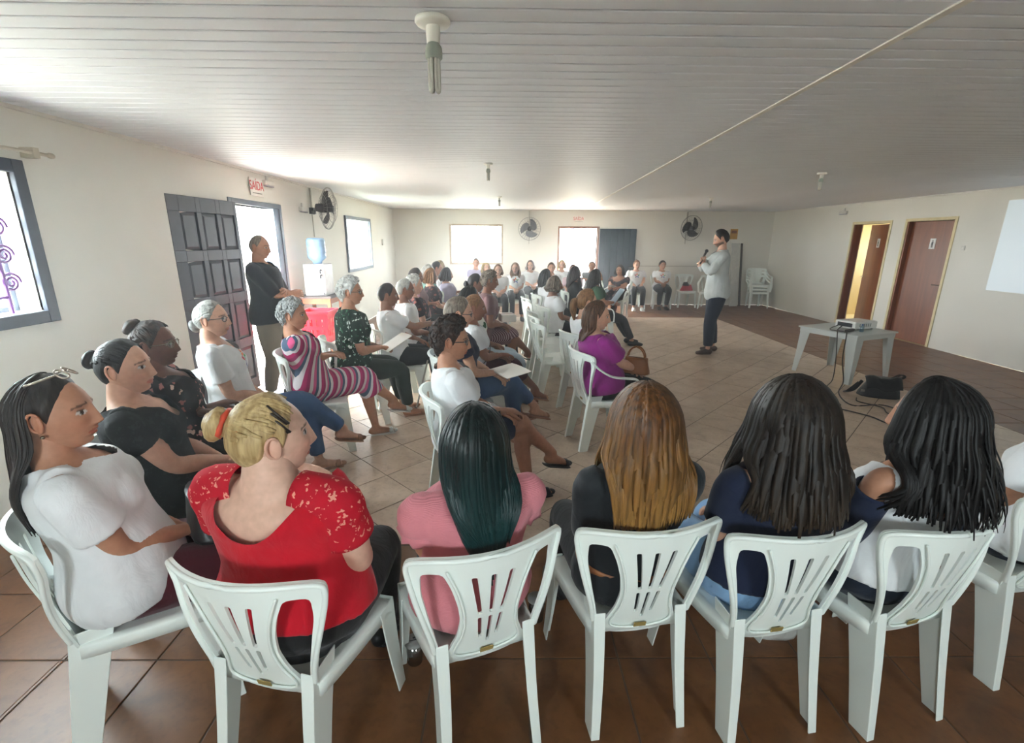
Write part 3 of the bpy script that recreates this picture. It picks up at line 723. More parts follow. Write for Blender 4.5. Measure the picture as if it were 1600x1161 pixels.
ARMS = {
 'lap': ((-.035, .175, .635), (.04, .20, .655)), 'thigh': ((-.12, .22, .645), (.12, .22, .645)), 'cross': ((.10, .135, .80), (-.11, .165, .765)),
 'paper': ((-.10, .25, .71), (.09, .26, .72)), 'lapR': ((.05, .24, .66), (.10, .26, .67)), 'knee': ((.0, .25, .67), (.06, .28, .69)),
 'side': ((-.26, .10, .55), (.26, .10, .55)), 'chin': ((-.06, .28, .66), (.06, .17, 1.0)), 'reach': ((-.10, .25, .66), (.06, .38, .84)),
 'back': ((-.08, .26, .64), (.08, .28, .65)) }
LEGS = { 'down': ((-.105, .50), (.105, .50), None), 'together': ((-.06, .50), (.06, .50), None), 'tuck': ((-.09, .33), (.09, .33), None), 'out': ((-.12, .64), (.12, .62), None),
 'crossR': ((-.05, .48), None, 'R'), 'crossL': (None, (.05, .48), 'L'), 'wide': ((-.19, .50), (.19, .50), None) }
JOBS = []     # (raw object, callback)
def remesh_job(name, g, vox, smooth_it, cb):
    o = bpy.data.objects.new('tmp_'+name, g.mesh('tmp')); TMP.objects.link(o)
    m = o.modifiers.new('r', 'REMESH'); m.mode = 'VOXEL'; m.voxel_size = vox
    if smooth_it: s = o.modifiers.new('s', 'SMOOTH'); s.factor = .5; s.iterations = smooth_it
    JOBS.append((o, cb))
TMP = bpy.data.collections.new('tmp'); C.children.link(TMP)
def run_jobs():
    bpy.context.view_layer.update(); dg = bpy.context.evaluated_depsgraph_get()
    for o, cb in JOBS:
        ev = o.evaluated_get(dg); me = ev.to_mesh()
        V = np.zeros(len(me.vertices)*3, np.float32); me.vertices.foreach_get('co', V)
        Q = np.zeros(len(me.loops), np.int32); me.loops.foreach_get('vertex_index', Q)
        cb(V.reshape(-1, 3).astype(float), Q.reshape(-1, 4)); ev.to_mesh_clear()
    for o, cb in JOBS:
        me = o.data; bpy.data.objects.remove(o); bpy.data.meshes.remove(me)
    JOBS.clear(); bpy.data.collections.remove(TMP)
def cut(V, Q, f):
    """keep faces where f(center) > 0, then slide the boundary onto f = 0"""
    fc = f(V[Q].mean(1)); K = Q[fc > 0]
    E = np.concatenate([K[:, [0, 1]], K[:, [1, 2]], K[:, [2, 3]], K[:, [3, 0]]]); E.sort(1)
    ue, cnt = np.unique(E, axis=0, return_counts=True); b = np.unique(ue[cnt == 1])
    Vb = V[b].copy()
    for _ in range(3):
        e = 1e-4; f0 = f(Vb); gr = np.stack([(f(Vb+np.eye(3)[k]*e)-f0)/e for k in range(3)], 1)
        st = (f0/(np.maximum((gr**2).sum(1), 1e-2)))[:, None]*gr; l = np.linalg.norm(st, axis=1, keepdims=True); st *= np.minimum(1, .012/np.maximum(l, 1e-9)); Vb -= st
    V = V.copy(); V[b] = Vb
    uq, inv = np.unique(K, return_inverse=True); return V[uq], inv.reshape(-1, 4)
def hand(wr, di, no, side, curl=.5, s=1.0, grip=False):
    """palm, four fingers and a thumb; di along hand, no = palm normal (palm side), side +1 right hand"""
    g = G(); di = nrm(di); no = nrm(no-np.dot(no, di)*di); la = np.cross(no, di)*side    # la points to the thumb side
    wr = np.asarray(wr, float)
    P = [wr-di*.01, wr+di*.015*s, wr+di*.05*s, wr+di*.088*s]
    g.tube(P, np.array([(.024, .018), (.030, .018), (.039, .015), (.036, .012)])*s, 10, ref=la)
    for q, (L, o) in enumerate(((.070, .029), (.079, .0095), (.074, -.010), (.058, -.029))):
        b = wr+di*.082*s+la*o*s; p = [b-di*.012*s, b]; a = curl*.35; d = di
        for seg in (.46, .30, .24):
            d = di*math.cos(a)+no*math.sin(a); p.append(p[-1]+d*L*seg*s); a += curl*(1.0 if not grip else 1.25)
        g.tube(p, np.array([.0088, .0088, .0082, .0075, .0065])*s, 7, ref=la)
    b = wr+di*.022*s+la*.030*s; p = [b-la*.012*s]; a = .75
    for k, L in enumerate((.0, .040, .032, .026)):
        d = nrm(di*math.cos(a)+la*math.sin(a)*.9+no*(.25+.35*curl)); p.append(p[-1]+d*L*s+(la*.006*s if k == 0 else 0)); a -= .28
    g.tube(p[:1]+p[2:], np.array([.014, .0105, .0095, .0075])*s, 7, ref=no); return g
def foot_rings(an, d, s=1.0, off=0.0):
    """foot along direction d from ankle an; returns path and radii"""
    d = nrm(d); up = np.array([0, 0, 1.0]); up = nrm(up-(up@d)*d); an = np.asarray(an, float)
    P = np.array([an-d*.045-up*.045, an-d*.02-up*.042, an+d*.03-up*.043, an+d*.08-up*.052, an+d*.13-up*.060, an+d*.165-up*.064])
    r = np.array([(.026, .032), (.032, .040), (.034, .038), (.038, .028), (.040, .020), (.030, .015)])+off
    return P, r, nrm(np.cross(d, up))
PEOPLE = {}
def person(key, label, head, th, lean=8, g=1.0, skin=(196, 142, 112), hair=None, top=None, bottom=None, shoe=None, arms='lap', legs='down', hyaw=0, hpitch=-5, glasses=None,
           lod=1, male=False, stand=None, hs=1.0, fat=0.0, beard=None, ahand=.5, pole=None, group='people listening', hroll=0, legf=1.0, atgt=None, bust=None, hipdrop=0.0, neck=-.012):
    L = math.radians(lean); sk = np.array(srgb(skin)[:3])
    hx, hy, hz = head
    hipz = (stand if stand else .53+.09*max(0, g-1)-hipdrop)
    ts = (hz-hipz-(.135+neck)*hs)/(.53*math.cos(L))
    U = np.array([0, -math.sin(L), math.cos(L)]); Fw = np.array([0, math.cos(L), math.sin(L)]); hip = np.array([0, 0, hipz])
    T = lambda x, w, h: hip+np.array([x, 0, 0])+Fw*w+U*(h*ts)
    nb = T(0, -.016, .53); hc = nb+np.array([0, .030, (.128+neck)*hs])
    yaw = math.radians(th); R2 = rotz(-yaw)
    base = np.array([hx, hy, 0])-R2@np.array([hc[0], hc[1], 0])
    root = empty('person', tuple(base), -yaw); tag(root, label, 'person', group)
    HR = rotz(-math.radians(hyaw)) @ rotx(math.radians(hpitch)) @ roty(math.radians(hroll))
    hw = lambda V: (np.asarray(V)*hs)@HR.T+hc
    gw = g; ga = 1+(g-1)*.75
    vox = (.0095, .013, .018)[lod]
    def rings(o=0.0, h0=-1, h1=1, belly=0.0, taper=True):
        r = TR[(TR[:, 0] >= h0) & (TR[:, 0] <= h1)]; P = []; rr = []
        for h, rx, ry, w in r:
            k = gw*(1+belly*gz(h-.14, .13)) if h < .46 else 1+(gw-1)*.3
            if male: rx = rx*(1.0 if h > .3 else .92)
            P.append(T(0, w+(ry*(k-1)*.5 if h < .4 else 0), h)); rr.append((rx*(gw if h < .46 else 1+(gw-1)*.4)+o, ry*k+o))
        return crom(np.array(P), 3), crom(np.array(rr), 3)
    fatb = max(0, g-1)*.35
    # --- joints
    sw = .168*(1+(g-1)*.55)*(1.12 if male else 1.0); arm = {}
    tg = atgt or ARMS[arms]
    for s, t in ((-1, tg[0]), (1, tg[1])):
        sh = T(s*sw, -.008, .445); t = np.array(t, float)
        if not stand: t = t+[0, 0, 0]
        pl = np.array(pole if pole is not None else (s*.55, -.55, -.65)); pl = pl*np.array([s if pole is not None else 1, 1, 1])
        el, wr = ik(sh, t, .272*min(ts, 1.08), .235*min(ts, 1.08), pl); arm[s] = (sh, el, wr)
    lg = {}
    if stand:
        sc_ = stand/.92
        for s in (-1, 1):
            hj = hip+[s*.092, 0, -.02]; an = np.array([s*.10+(.03 if s > 0 else -.03), (.07 if s < 0 else -.05), .085]); ll = np.linalg.norm(hj-an)*.503; kn, an = ik(hj, an, ll, ll, (s*.1, 1, .1)); lg[s] = (hj, kn, an, nrm((s*.25, 1, -.0)))
    else:
        a, b, cr = LEGS[legs] if isinstance(legs, str) else legs
        for s, q in ((-1, a), (1, b)):
            hj = hip+[s*.092*(1+(g-1)*.4), 0, -.005]
            if q is not None:
                kn, an = ik(hj, (q[0], q[1]*legf, .085), .43, .41, (s*.05, .6, 1)); lg[s] = (hj, kn, an, nrm((q[0]*.8, 1, 0)))
            else:
                kn, an = ik(hj, (-s*.13, .68*legf, .27), .43, .41, (-s*.12, .2, 1)); lg[s] = (hj, kn, an, nrm((-s*.25, .9, -.28)))
    # --- body
    B = G(); P, r = rings(-.008, belly=fatb); B.tube(P, r, 20)
    B.tube(crom(np.array([T(0, -.022, .47), T(0, -.016, .53), hc+np.array([0, -.018, -.035])*hs]), 4), np.linspace(.062, .053, 9)*(1+fat*.35)*(1.1 if male else 1), 14)
    for s in (-1, 1):
        sh, el, wr = arm[s]; a0 = T(s*sw*.45, -.012, .455)
        Pa = crom(np.array([a0, sh, sh*.45+el*.55+[s*.004, 0, 0], el, el*.62+wr*.38, wr]), 5)
        ra = crom(np.array([[.036], [.043*ga], [.042*ga], [.035*ga], [.036*ga], [.024]]), 5)[:, 0]*(1.1 if male else 1); B.tube(Pa, ra, 12)
        hj, kn, an, fd = lg[s]
        Pl = crom(np.array([hj, hj*.5+kn*.5, kn, kn*.68+an*.32+[0, -.012, 0], an]), 5); rl = crom(np.array([[.084*ga], [.076*ga], [.057*ga**.6], [.054*ga**.6], [.033]]), 5)[:, 0]; B.tube(Pl, rl, 12)
        fp, fr_, fref = foot_rings(an, fd); B.tube(fp, fr_, 12, ref=fref)
    if not male:
        bz = bust if bust is not None else 1.0
        for s in (-1, 1): B.sphere(T(s*.068*gw, .082*gw, .335), np.array([.062, .05, .06])*gw*bz, 12, 8)
    else: bz = 0
    hands = G()
    for s in (-1, 1):
        sh, el, wr = arm[s]; d = nrm(wr-el); no = np.array([-s*.25, .1, -1.0]) if not stand else np.array([-s*1., .0, -.3])
        hands.add(*hand(wr, nrm(d+[0, .15, -.12]), no, s, ahand, 1.0 if not male else 1.12).arrays())
    nu, nv = ((128, 88), (80, 52), (52, 34))[lod]
    hv, hq, hcol = head_mesh(nu, nv, male, sk, lip=sk*[.82, .48, .48], fat=fat, beard=beard)
    ears = G(); [ears.add(*ear_mesh(s).arrays()) for s in (-1, 1)]
    def body_cb(V, Q):
        gg = G(); gg.add(V, Q); gg.add(hw(hv), hq); ev, eq, et = ears.arrays(); gg.add(hw(ev), eq, et); gg.add(*hands.arrays())
        me = gg.mesh('body'); o = obj('body', me, SKIN, root)
        col = np.concatenate([np.tile(sk, (len(V), 1)), hcol, np.tile(sk*[1.0, .9, .88], (len(ev), 1)), np.tile(sk*.97, (hands.n, 1))]); col = np.concatenate([col, np.ones((len(col), 1))], 1)
        at = me.color_attributes.new('Col', 'FLOAT_COLOR', 'POINT'); at.data.foreach_set('color', col.astype(np.float32).ravel())
    remesh_job('body', B, vox*1.5, 3, body_cb)
    # --- shirt
    info = dict(root=root, T=T, arm=arm, lg=lg, hc=hc, hw=hw, base=base, R2=R2, nb=nb)
    if top:
        t = dict(off=.013, hem=-.05, sleeve=.55, flare=.012, nf=.05, nk=.02, nw=.085, mat=None, name='shirt', loose=0.0); t.update(top)
        S = G(); o = t['off']; h0 = t['hem']
        P, r = rings(o, h0-.001, .49, fatb); r = r+t['loose']*gz(np.linspace(0, 1, len(r))-.15, .4)[:, None]+.009*(1-sstep(np.linspace(0, 1, len(r)), .1, .4))[:, None]; S.tube(P, r, 22, round_cap=False)
        S.tube(np.array([T(0, -.02, .47), T(0, -.018, .505)]), np.array([(.105, .078), (.088, .07)])+o-.006, 16, round_cap=False)
        if bz:
            for s in (-1, 1): S.sphere(T(s*.066*gw, .080*gw, .335), (np.array([.064, .052, .064])*gw*bz)+o, 12, 8)
        if t['sleeve'] > 0:
            for s in (-1, 1):
                sh, el, wr = arm[s]; a0 = T(s*sw*.4, -.014, .452); f = t['sleeve']
                if f <= 1: pts = [a0, sh, sh*(1-f)+el*f]; rd = [.040+o*.7, .046*ga+o*.8, .043*ga+o+t['flare']]
                else: q = f-1; pts = [a0, sh, sh*.45+el*.55, el, el*(1-q)+wr*q]; rd = [.040+o*.7, .046*ga+o*.8, .044*ga+o, .039*ga+o, .033+o*.8+t['flare']*.5]
                Pa = crom(np.array(pts), 4); S.tube(Pa, crom(np.array(rd)[:, None], 4)[:, 0], 14, round_cap=False)
        else:
            for s in (-1, 1): S.sphere(T(s*sw*.80, -.012, .452), (.044+o*.5)*np.array([.9, 1, .9]), 10, 8)
        amp = t.get('wr', .006)
        def shirt_cb(V, Q, t=t):
            def f(p):
                q = p-hip; x = q[:, 0]; h = (q@U)/ts; w = q@Fw
                d = np.where(w > -.02, t['nf'], t['nk']); dd = t['nk']+(t['nf']-t['nk'])*sstep(w, -.06, .03)
                line = .515-(dd+.012)*np.maximum(0, 1-(x/t['nw'])**2)
                return np.where(np.abs(x) < t['nw'], (line-h)*ts, (np.abs(x)-t['nw'])*.3+.02)
            if t['nw'] > 0: V, Q = cut(V, Q, f)
            # soft folds
            N = np.array([noise.noise(Vector((p[0]*9+3*hx, p[1]*9, p[2]*5))) for p in V]) if lod < 2 else 0
            q = V-hip; c = np.stack([q[:, 0], q@Fw], 1); c /= np.linalg.norm(c, axis=1, keepdims=True)+1e-6
            V = V+(np.outer(c[:, 0], [1, 0, 0])+np.outer(c[:, 1], Fw))*(amp*(np.asarray(N)+.15))[..., None] if lod < 2 else V
            me = mesh_np(t['name'], V, Q); so = obj(t['name'], me, t['mat'], root)
            info['shirt'] = so; info['shirtVQ'] = (V, Q)
            if 'after' in t: t['after'](info, V, Q)
        remesh_job('shirt', S, vox*(1.0 if lod == 0 else 1.1), 4, shirt_cb)
    if bottom:
        b = dict(kind='trousers', length=1.9, off=.012, mat=None, name='trousers', flare=0.0); b.update(bottom)
        S = G(); o = b['off']; P, r = rings(o-.004, -.1, .11, fatb); S.tube(P, r, 20); S.sphere(hip+[0, .02, -.03], (.15*gw+o, .12*gw+o, .085+.03*(gw-1)), 16, 10)
        if b['kind'] == 'trousers':
            for s in (-1, 1):
                hj, kn, an, fd = lg[s]; f = b['length']
                if f <= 1: pts = [hj, hj*(1-f*.5)+kn*f*.5, hj*(1-f)+kn*f]; rd = [.094*ga+o, .085*ga+o, .066*ga+o+.01]
                else: q = f-1; pts = [hj, hj*.5+kn*.5, kn, kn*(1-q*.4)+an*q*.4, kn*(1-q)+an*q]; rd = [.094*ga+o, .083*ga+o, .060*ga**.6+o, .057*ga**.6+o+b['flare']*.5, .044+o+b['flare']]
                S.tube(crom(np.array(pts), 4), crom(np.array(rd)[:, None], 4)[:, 0], 14, round_cap=False)
        else:
            m0 = (lg[-1][0]+lg[1][0])/2; mk = (lg[-1][1]+lg[1][1])/2; ma = (lg[-1][2]+lg[1][2])/2; sep = abs(lg[1][1][0]-lg[-1][1][0])/2; f = b['length']
            kz = abs(lg[1][1][2]-lg[-1][1][2])/2
            pts = [m0, m0*.5+mk*.5, mk*.96+m0*.04]; rd = [(.165*gw+o, .10*gw+o), (.12*ga+sep*.5+o, .09+kz*.6+o), (.075+sep+o, .068+kz+o)]
            if f > 1: q = f-1; e = mk*(1-q)+ma*q; pts += [mk*(1-q*.35)+ma*q*.35+[0, .0, 0], e]; rd += [(.078+sep+o+.012, .075+o+.01), (.08+sep+o+.025, .08+o+.02)]
            S.tube(crom(np.array(pts), 4), crom(np.array(rd), 4), 18, round_cap=False)
        def bot_cb(V, Q, b=b):
            o_ = obj(b['name'], mesh_np(b['name'], V, Q), b['mat'], root); info['bottom'] = o_
        remesh_job('bottom', S, vox*1.35, 3, bot_cb)
    if shoe:
        for s in (-1, 1):
            an, fd = lg[s][2], lg[s][3]; gsh = G(); fp, fr_, fref = foot_rings(an, fd, off=.005); up = nrm(np.cross(fref, fd))*1.0
            up = nrm(np.array([0, 0, 1.0])-fd[2]*fd)
            if shoe['kind'] == 'closed':
                gsh.tube(fp, fr_+[.002, .002], 14, ref=fref)
                sp = fp.copy(); sp[:, :] = fp-up*(fr_[:, 1:2]-.004); gsh.tube(sp, np.stack([fr_[:, 0]+.005, np.full(6, .010)], 1), 14, ref=fref)
                o_ = obj('shoe', gsh.mesh('shoe'), shoe['mat'], root)
            else:
                sp = fp-up*(fr_[:, 1:2]+.004); gsh.tube(sp, np.stack([fr_[:, 0]+.004, np.full(6, .008)], 1), 14, ref=fref)
                o_ = obj('shoe', gsh.mesh('shoe'), shoe['mat'], root)
                st_ = G(); a_ = np.linspace(-.2, np.pi+.2, 12); c_ = fp[4]-up*.004; st_.tube(np.array([c_+fref*math.cos(q)*.044+up*math.sin(q)*.025 for q in a_]), np.tile([.020 if shoe['kind'] == 'flat' else .011, .003], (12, 1)), 6, ref=fd)
                if shoe['kind'] == 'flat':
                    c_ = fp[5]; st_.sphere(c_-up*.002, (.030, .030, .018), 10, 6)
                obj('strap', st_.mesh('strap'), shoe['mat'], o_)
    # --- hair
    if hair: make_hair(root, hair, hw, hc, HR, hs, lod, info, male, key)
    if glasses:
        gl = empty('glasses'); gl.parent = root; gg = G(); a_ = np.linspace(0, 2*np.pi, 21)
        for s in (-1, 1):
            c_ = np.array([s*.033, .094, .004]); ring = np.stack([c_[0]+.023*np.cos(a_), np.full(21, c_[1])-.006*(np.abs(c_[0]+.023*np.cos(a_))/.05)**2, c_[2]+.018*np.sin(a_)], 1)
            gg.tube(hw(ring), np.full(21, .0022), 6); gg.tube(hw([(s*.055, .090, .010), (s*.076, .06, .010), (s*.080, -.01, .006)]), np.full(3, .0026), 6)
            lens = G(); lens.add(np.concatenate([[hw([c_])[0]], hw(ring)]), T=[(0, k+1, k+2) for k in range(20)]); obj('lens', lens, glass('lens_glass', (220, 225, 225), .03, .22), gl)
        gg.tube(hw([(-.011, .098, .008), (.011, .098, .008)]), np.full(2, .0022), 6); obj('rims', gg.mesh('rims'), glasses, gl)
    PEOPLE[key] = info
    return info
def lock_tubes(g, P, wid, th_, n=6, refs=None):
    m = len(P); t = np.linspace(0, 1, m); k = np.clip(np.minimum((t+.15)/.25, 1), .3, 1)*(1-.72*sstep(t, .72, 1.0))
    g.tube(P, np.stack([wid*k, th_*k], 1), n, ref=refs, round_cap=False)
def make_hair(root, h, hw, hc, HR, hs, lod, info, male, key):
    st = h['style']; mat = h['mat']; nu, nv = ((96, 64), (64, 40), (44, 28))[lod]; g = G(); rng = np.random.RandomState(abs(hash(key)) % 1000 if False else sum(map(ord, key)))
    th_ = h.get('thick', .012); lump = h.get('lump', 0.0); seed = rng.rand()*50
    V, Q = hair_shell(nu, nv, th_, lump, h.get('lscale', 34.0), h.get('up', 0.0), seed, male, h.get('back', 0.0), h.get('front', 0.0), h.get('recede', 0.0)); g.add(hw(V), Q)
    if st == 'bun':
        c = np.array(h.get('bun', (0, -.135, .045))); r = h.get('br', .045); b = bun_mesh(c, r); v, q, t_ = b.arrays()
        bo = G(); bo.add(hw(v), q, t_); obj('hair_bun', bo.mesh('hair_bun'), h.get('bmat', mat), root)
        # strands drawn back towards the bun
        for k in range((200, 40, 0)[lod]):
            a = math.radians(rng.uniform(-150, 150)); z0 = rng.uniform(.2, 1.0)
            d0 = nrm([math.sin(a)*.8, math.cos(a), z0]); d1 = nrm(c+rng.normal(size=3)*.012); ts_ = np.linspace(0, 1, 8)[:, None]
            D = d0*(1-ts_)+d1*ts_; D /= np.linalg.norm(D, axis=1, keepdims=True); uu = np.arctan2(D[:, 0], D[:, 1]); vv = np.arcsin(D[:, 2])
            if (np.sin(vv[0])*HCc) < np.interp(abs(a), HL_U, HL_Z)+.012: continue
            pts = np.array([[q_[0, 0] for q_ in head_pts(np.array([u_]), np.array([v_]), male, off=th_*1.02, face=False)] for u_, v_ in zip(uu, vv)])
            lock_tubes(g, hw(pts), .007, .003, 5, refs=np.cross(np.gradient(pts, axis=0), D))
    if st == 'pony':
        P = crom(hw(np.array([(0, -.10, .02), (0, -.135, -.01), (0, -.13, -.08), (0, -.11, -.17)])), 5); g.tube(P, np.array([.03, .034, .036, .034, .033]).repeat(4)[:len(P)] if False else np.interp(np.linspace(0, 1, len(P)), [0, .25, .7, 1], [.026, .036, .034, .012]), 10)
    if st in ('long', 'bob'):
        nl = h.get('n', (190, 80, 44)[lod]); Ln = h.get('len', .42); wd = h.get('wid', .012)*(1, 1.35, 1.8)[lod]; vol = h.get('vol', .018); gather = h.get('gather', .25); swing = np.array(h.get('swing', (0, 0)))
        a0, a1 = h.get('arc', (-118, 118)); wave = h.get('wave', .006); part = h.get('part', 0.0); clear = h.get('clear', .012); T = info['T']
        hipz = T(0, 0, 0)[2]
        for k in range(nl):
            lay = k % 3; a = math.radians(a0+(a1-a0)*(k+rng.rand())/nl)+math.pi      # azimuth, pi = back
            aa = ((a+math.pi) % (2*math.pi))-math.pi
            m1, m2 = (8, 13) if lod == 0 else ((7, 9) if lod == 1 else (5, 6))
            pol = np.radians(np.linspace(rng.uniform(2, 18), 96, m1)); o = th_+vol*(.25, .6, 1.0)[lay]+rng.normal()*.0015
            pts = []
            for j, p_ in enumerate(pol):
                D = np.array([math.sin(p_)*math.sin(a), math.sin(p_)*math.cos(a), math.cos(p_)]); u_, v_ = math.atan2(D[0], D[1]), math.asin(np.clip(D[2], -1, 1))
                q_ = head_pts(np.array([u_]), np.array([v_]), male, off=o*(.55+.45*j/m1), face=False); pts.append([q_[0][0, 0]+part*(1-j/(m1-1))*.6, q_[1][0, 0], q_[2][0, 0]])
            W = hw(np.array(pts)); p0 = W[-1]; rad = nrm([p0[0]-hc[0], p0[1]-hc[1], 0])
            L_ = Ln*(1+rng.normal()*.06)*(h.get('side', .85)+(1-h.get('side', .85))*max(0, -math.cos(a)))
            tt = np.linspace(0, 1, m2+1)[1:]; ph = rng.rand()*6.28; fall = []
            for t_ in tt:
                z = p0[2]-L_*t_; c = p0[:2]-hc[:2]; sp = 1+h.get('flare', .25)*sstep(t_, 0, .45)-gather*sstep(t_, .35, 1.0)
                q = hc[:2]+c*sp + rad[:2]*wave*math.sin(ph+t_*h.get('wf', 6.0)) + swing*t_**1.5
                hh = (z-hipz)/max(T(0, 0, 1)[2]-hipz, .1); y = q[1]
                rx = np.interp(hh, TR[:, 0], TR[:, 1])*info.get('gw', 1.0); ry = np.interp(hh, TR[:, 0], TR[:, 2])
                if hh < .54 and abs(q[0]) < .2:
                    cy = T(0, 0, hh)[1]; e = max(0, 1-(q[0]/(.20))**2)**.5; yb = cy-ry*e-clear-.010-(.25, .6, 1)[lay]*vol*.7
                    y = min(y, y+(yb-y)*sstep(.56-hh, 0, .06)) if p0[1]-hc[1] < h.get('frontlim', .03) else max(y, cy+ry*e+.02)
                fall.append((q[0], y, z))
            P = np.concatenate([W, fall]); P[1:-1] = (P[:-2]+2*P[1:-1]+P[2:])/4; P[1:-1] = (P[:-2]+2*P[1:-1]+P[2:])/4
            ref = np.cross(rad, (0, 0, 1)); lock_tubes(g, P, wd*rng.uniform(.7, 1.2), .0024 if lod == 0 else .004, 5 if lod == 0 else 4, refs=ref)
    if st == 'curly':
        for k in range((160, 70, 0)[lod]):
            d = nrm(rng.normal(size=3)+[0, -.25, .45]); u_, v_ = math.atan2(d[0], d[1]), math.asin(d[2])
            if math.sin(v_)*HCc < np.interp(abs(u_), HL_U, HL_Z)+.01: continue
            c = np.array([q_[0, 0] for q_ in head_pts(np.array([u_]), np.array([v_]), male, off=th_*(1+h.get('up', 0)*max(0, d[2]))*.92, face=False)]); a_ = np.linspace(0, 5.2, 9); e1 = nrm(np.cross(d, rng.normal(size=3))); e2 = np.cross(d, e1); r_ = h.get('cr', .013)*rng.uniform(.7, 1.2)
            g.tube(hw(c+np.outer(r_*np.cos(a_), e1)+np.outer(r_*np.sin(a_), e2)+np.outer(np.linspace(-.002, .006, 9), d)), np.full(9, .0065), 5)
    o = obj('hair', g.mesh('hair'), mat, root); info['hair'] = o
# ------------------------------------------------------------------ who sits where
LT, TAN, BRN, DRK, PALE = (214, 166, 140), (188, 136, 108), (146, 98, 74), (112, 72, 54), (226, 184, 162)
H_BLACK = hairmat('hair_black', (8, 7, 7), (24, 20, 19), rough=.5); H_DARK = hairmat('hair_dark_brown', (18, 13, 11), (44, 33, 27), rough=.5); H_BROWN = hairmat('hair_brown', (52, 33, 22), (104, 70, 46))
H_GREY = hairmat('hair_grey', (112, 114, 114), (176, 178, 176), fine=False, rough=.6); H_WHITE = hairmat('hair_white', (168, 168, 164), (214, 214, 208), fine=False, rough=.6); H_GREYS = hairmat('hair_grey_sleek', (128, 128, 124), (186, 186, 180))
H_BLOND = hairmat('hair_blond', (150, 120, 74), (206, 180, 130)); H_TEAL = hairmat('hair_black_teal', (10, 13, 13), (20, 36, 35), tip=(22, 60, 60), z0=.86, z1=1.16, rough=.38)
H_HONEY = hairmat('hair_honey_ombre', (56, 34, 18), (112, 70, 32), tip=(186, 138, 72), z0=.70, z1=1.16, rough=.48); H_P5 = hairmat('hair_dark_ombre', (20, 15, 12), (44, 34, 27), tip=(84, 68, 50), z0=.62, z1=1.02, rough=.5)
H_GREYBR = hairmat('hair_greying_brown', (76, 64, 54), (140, 128, 114)); H_LBR = hairmat('hair_light_brown', (92, 62, 38), (150, 108, 68)); H_CURL = hairmat('hair_dark_curly', (22, 16, 14), (58, 38, 28), fine=False, rough=.6)
WHITE = cloth('white_cotton', (228, 230, 232)); BLACK = cloth('black_cloth', (26, 26, 28)); NAVYC = cloth('navy_cloth', (28, 36, 62)); RED = cloth('red_jersey', (196, 16, 38)); PINK = cloth('pink_ribbed', (214, 132, 142), rib=70)
SHEER = cloth('black_sheer', (30, 34, 38), rough=.6); JEANS = cloth('blue_jeans', (58, 88, 130)); LJEANS = cloth('light_jeans', (138, 176, 214)); DJEANS = cloth('dark_jeans', (28, 36, 52)); MAROON = cloth('maroon_cloth', (72, 14, 28))
PURPLE = cloth('purple_jersey', (140, 34, 124)); GREEN = cloth('green_cloth', (52, 86, 58)); GREYC = cloth('grey_cloth', (120, 120, 122)); KHAKI = cloth('khaki_grey', (120, 112, 100)); MAUVE = cloth('mauve_cloth', (122, 92, 94)); LILAC = cloth('lilac_cloth', (170, 162, 186)); PALEB = cloth('pale_blue_cloth', (178, 196, 206))
FL_PINK = floral('black_pink_floral', (24, 20, 22), [(206, 150, 140), (24, 20, 22), (176, 110, 104), (226, 196, 180)], 26, .36); FL_GREEN = floral('green_white_floral', (22, 44, 34), [(212, 222, 212), (70, 122, 92), (34, 70, 52), (150, 186, 164)], 30, .34)
FL_WG = floral('white_green_leaf', (218, 220, 210), [(44, 96, 66), (218, 220, 210), (70, 120, 90)], 14, .42); FL_DARK = floral('dark_print', (44, 34, 38), [(150, 84, 70), (44, 34, 38), (90, 70, 74)], 22, .4); FL_BLK = floral('black_lace', (20, 22, 24), [(38, 40, 42), (24, 26, 28)], 40, .4)
STR_PINK = stripes('magenta_teal_stripes', [(176, 44, 100), (214, 206, 208), (70, 88, 110), (196, 80, 124), (206, 190, 186), (150, 40, 90)], 9, rot=(0, .6, .95)); STR_RED = stripes('dark_red_pinstripe', [(84, 30, 44), (84, 30, 44), (176, 150, 150)], 46, rot=(0, 0, .3))
LACE = floral('red_lace_weave', (190, 20, 42), [(226, 150, 130), (190, 20, 42)], 46, .33)
SHB = M('shoe_black', (22, 22, 24), .45); SHW = M('shoe_white', (214, 212, 206), .5); SHT = M('shoe_tan', (170, 124, 96), .5); SHBR = M('shoe_brown', (66, 38, 26), .4); SHN = M('shoe_grey', (70, 62, 64), .6)
GOLD = M('glasses_metal', (170, 160, 140), .25, metal=.9); DKF = M('glasses_dark', (26, 24, 26), .3)
def flat(m): return dict(kind='flat', mat=m)
def closed(m): return dict(kind='closed', mat=m)
def sandal(m): return dict(kind='sandal', mat=m)
def tr(mat, **k): return dict(kind='trousers', mat=mat, name='trousers', **k)
def sk(mat, length=1.25, **k): return dict(kind='skirt', mat=mat, name='skirt', length=length, **k)
def tp(mat, **k): return dict(mat=mat, **k)
CHG_F, CHG = 'white plastic chairs in the front row', 'white plastic chairs around the hall'
def seat_for(key, who, group=CHG, dy=.06, arms=False, dx=0.0):
    i = PEOPLE[key]; f = i['R2'] @ np.array([dx, dy, 0]); b = i['base']+f
    chair(b[0], b[1], i['th'], 'white plastic chair under the '+who, group, arms)
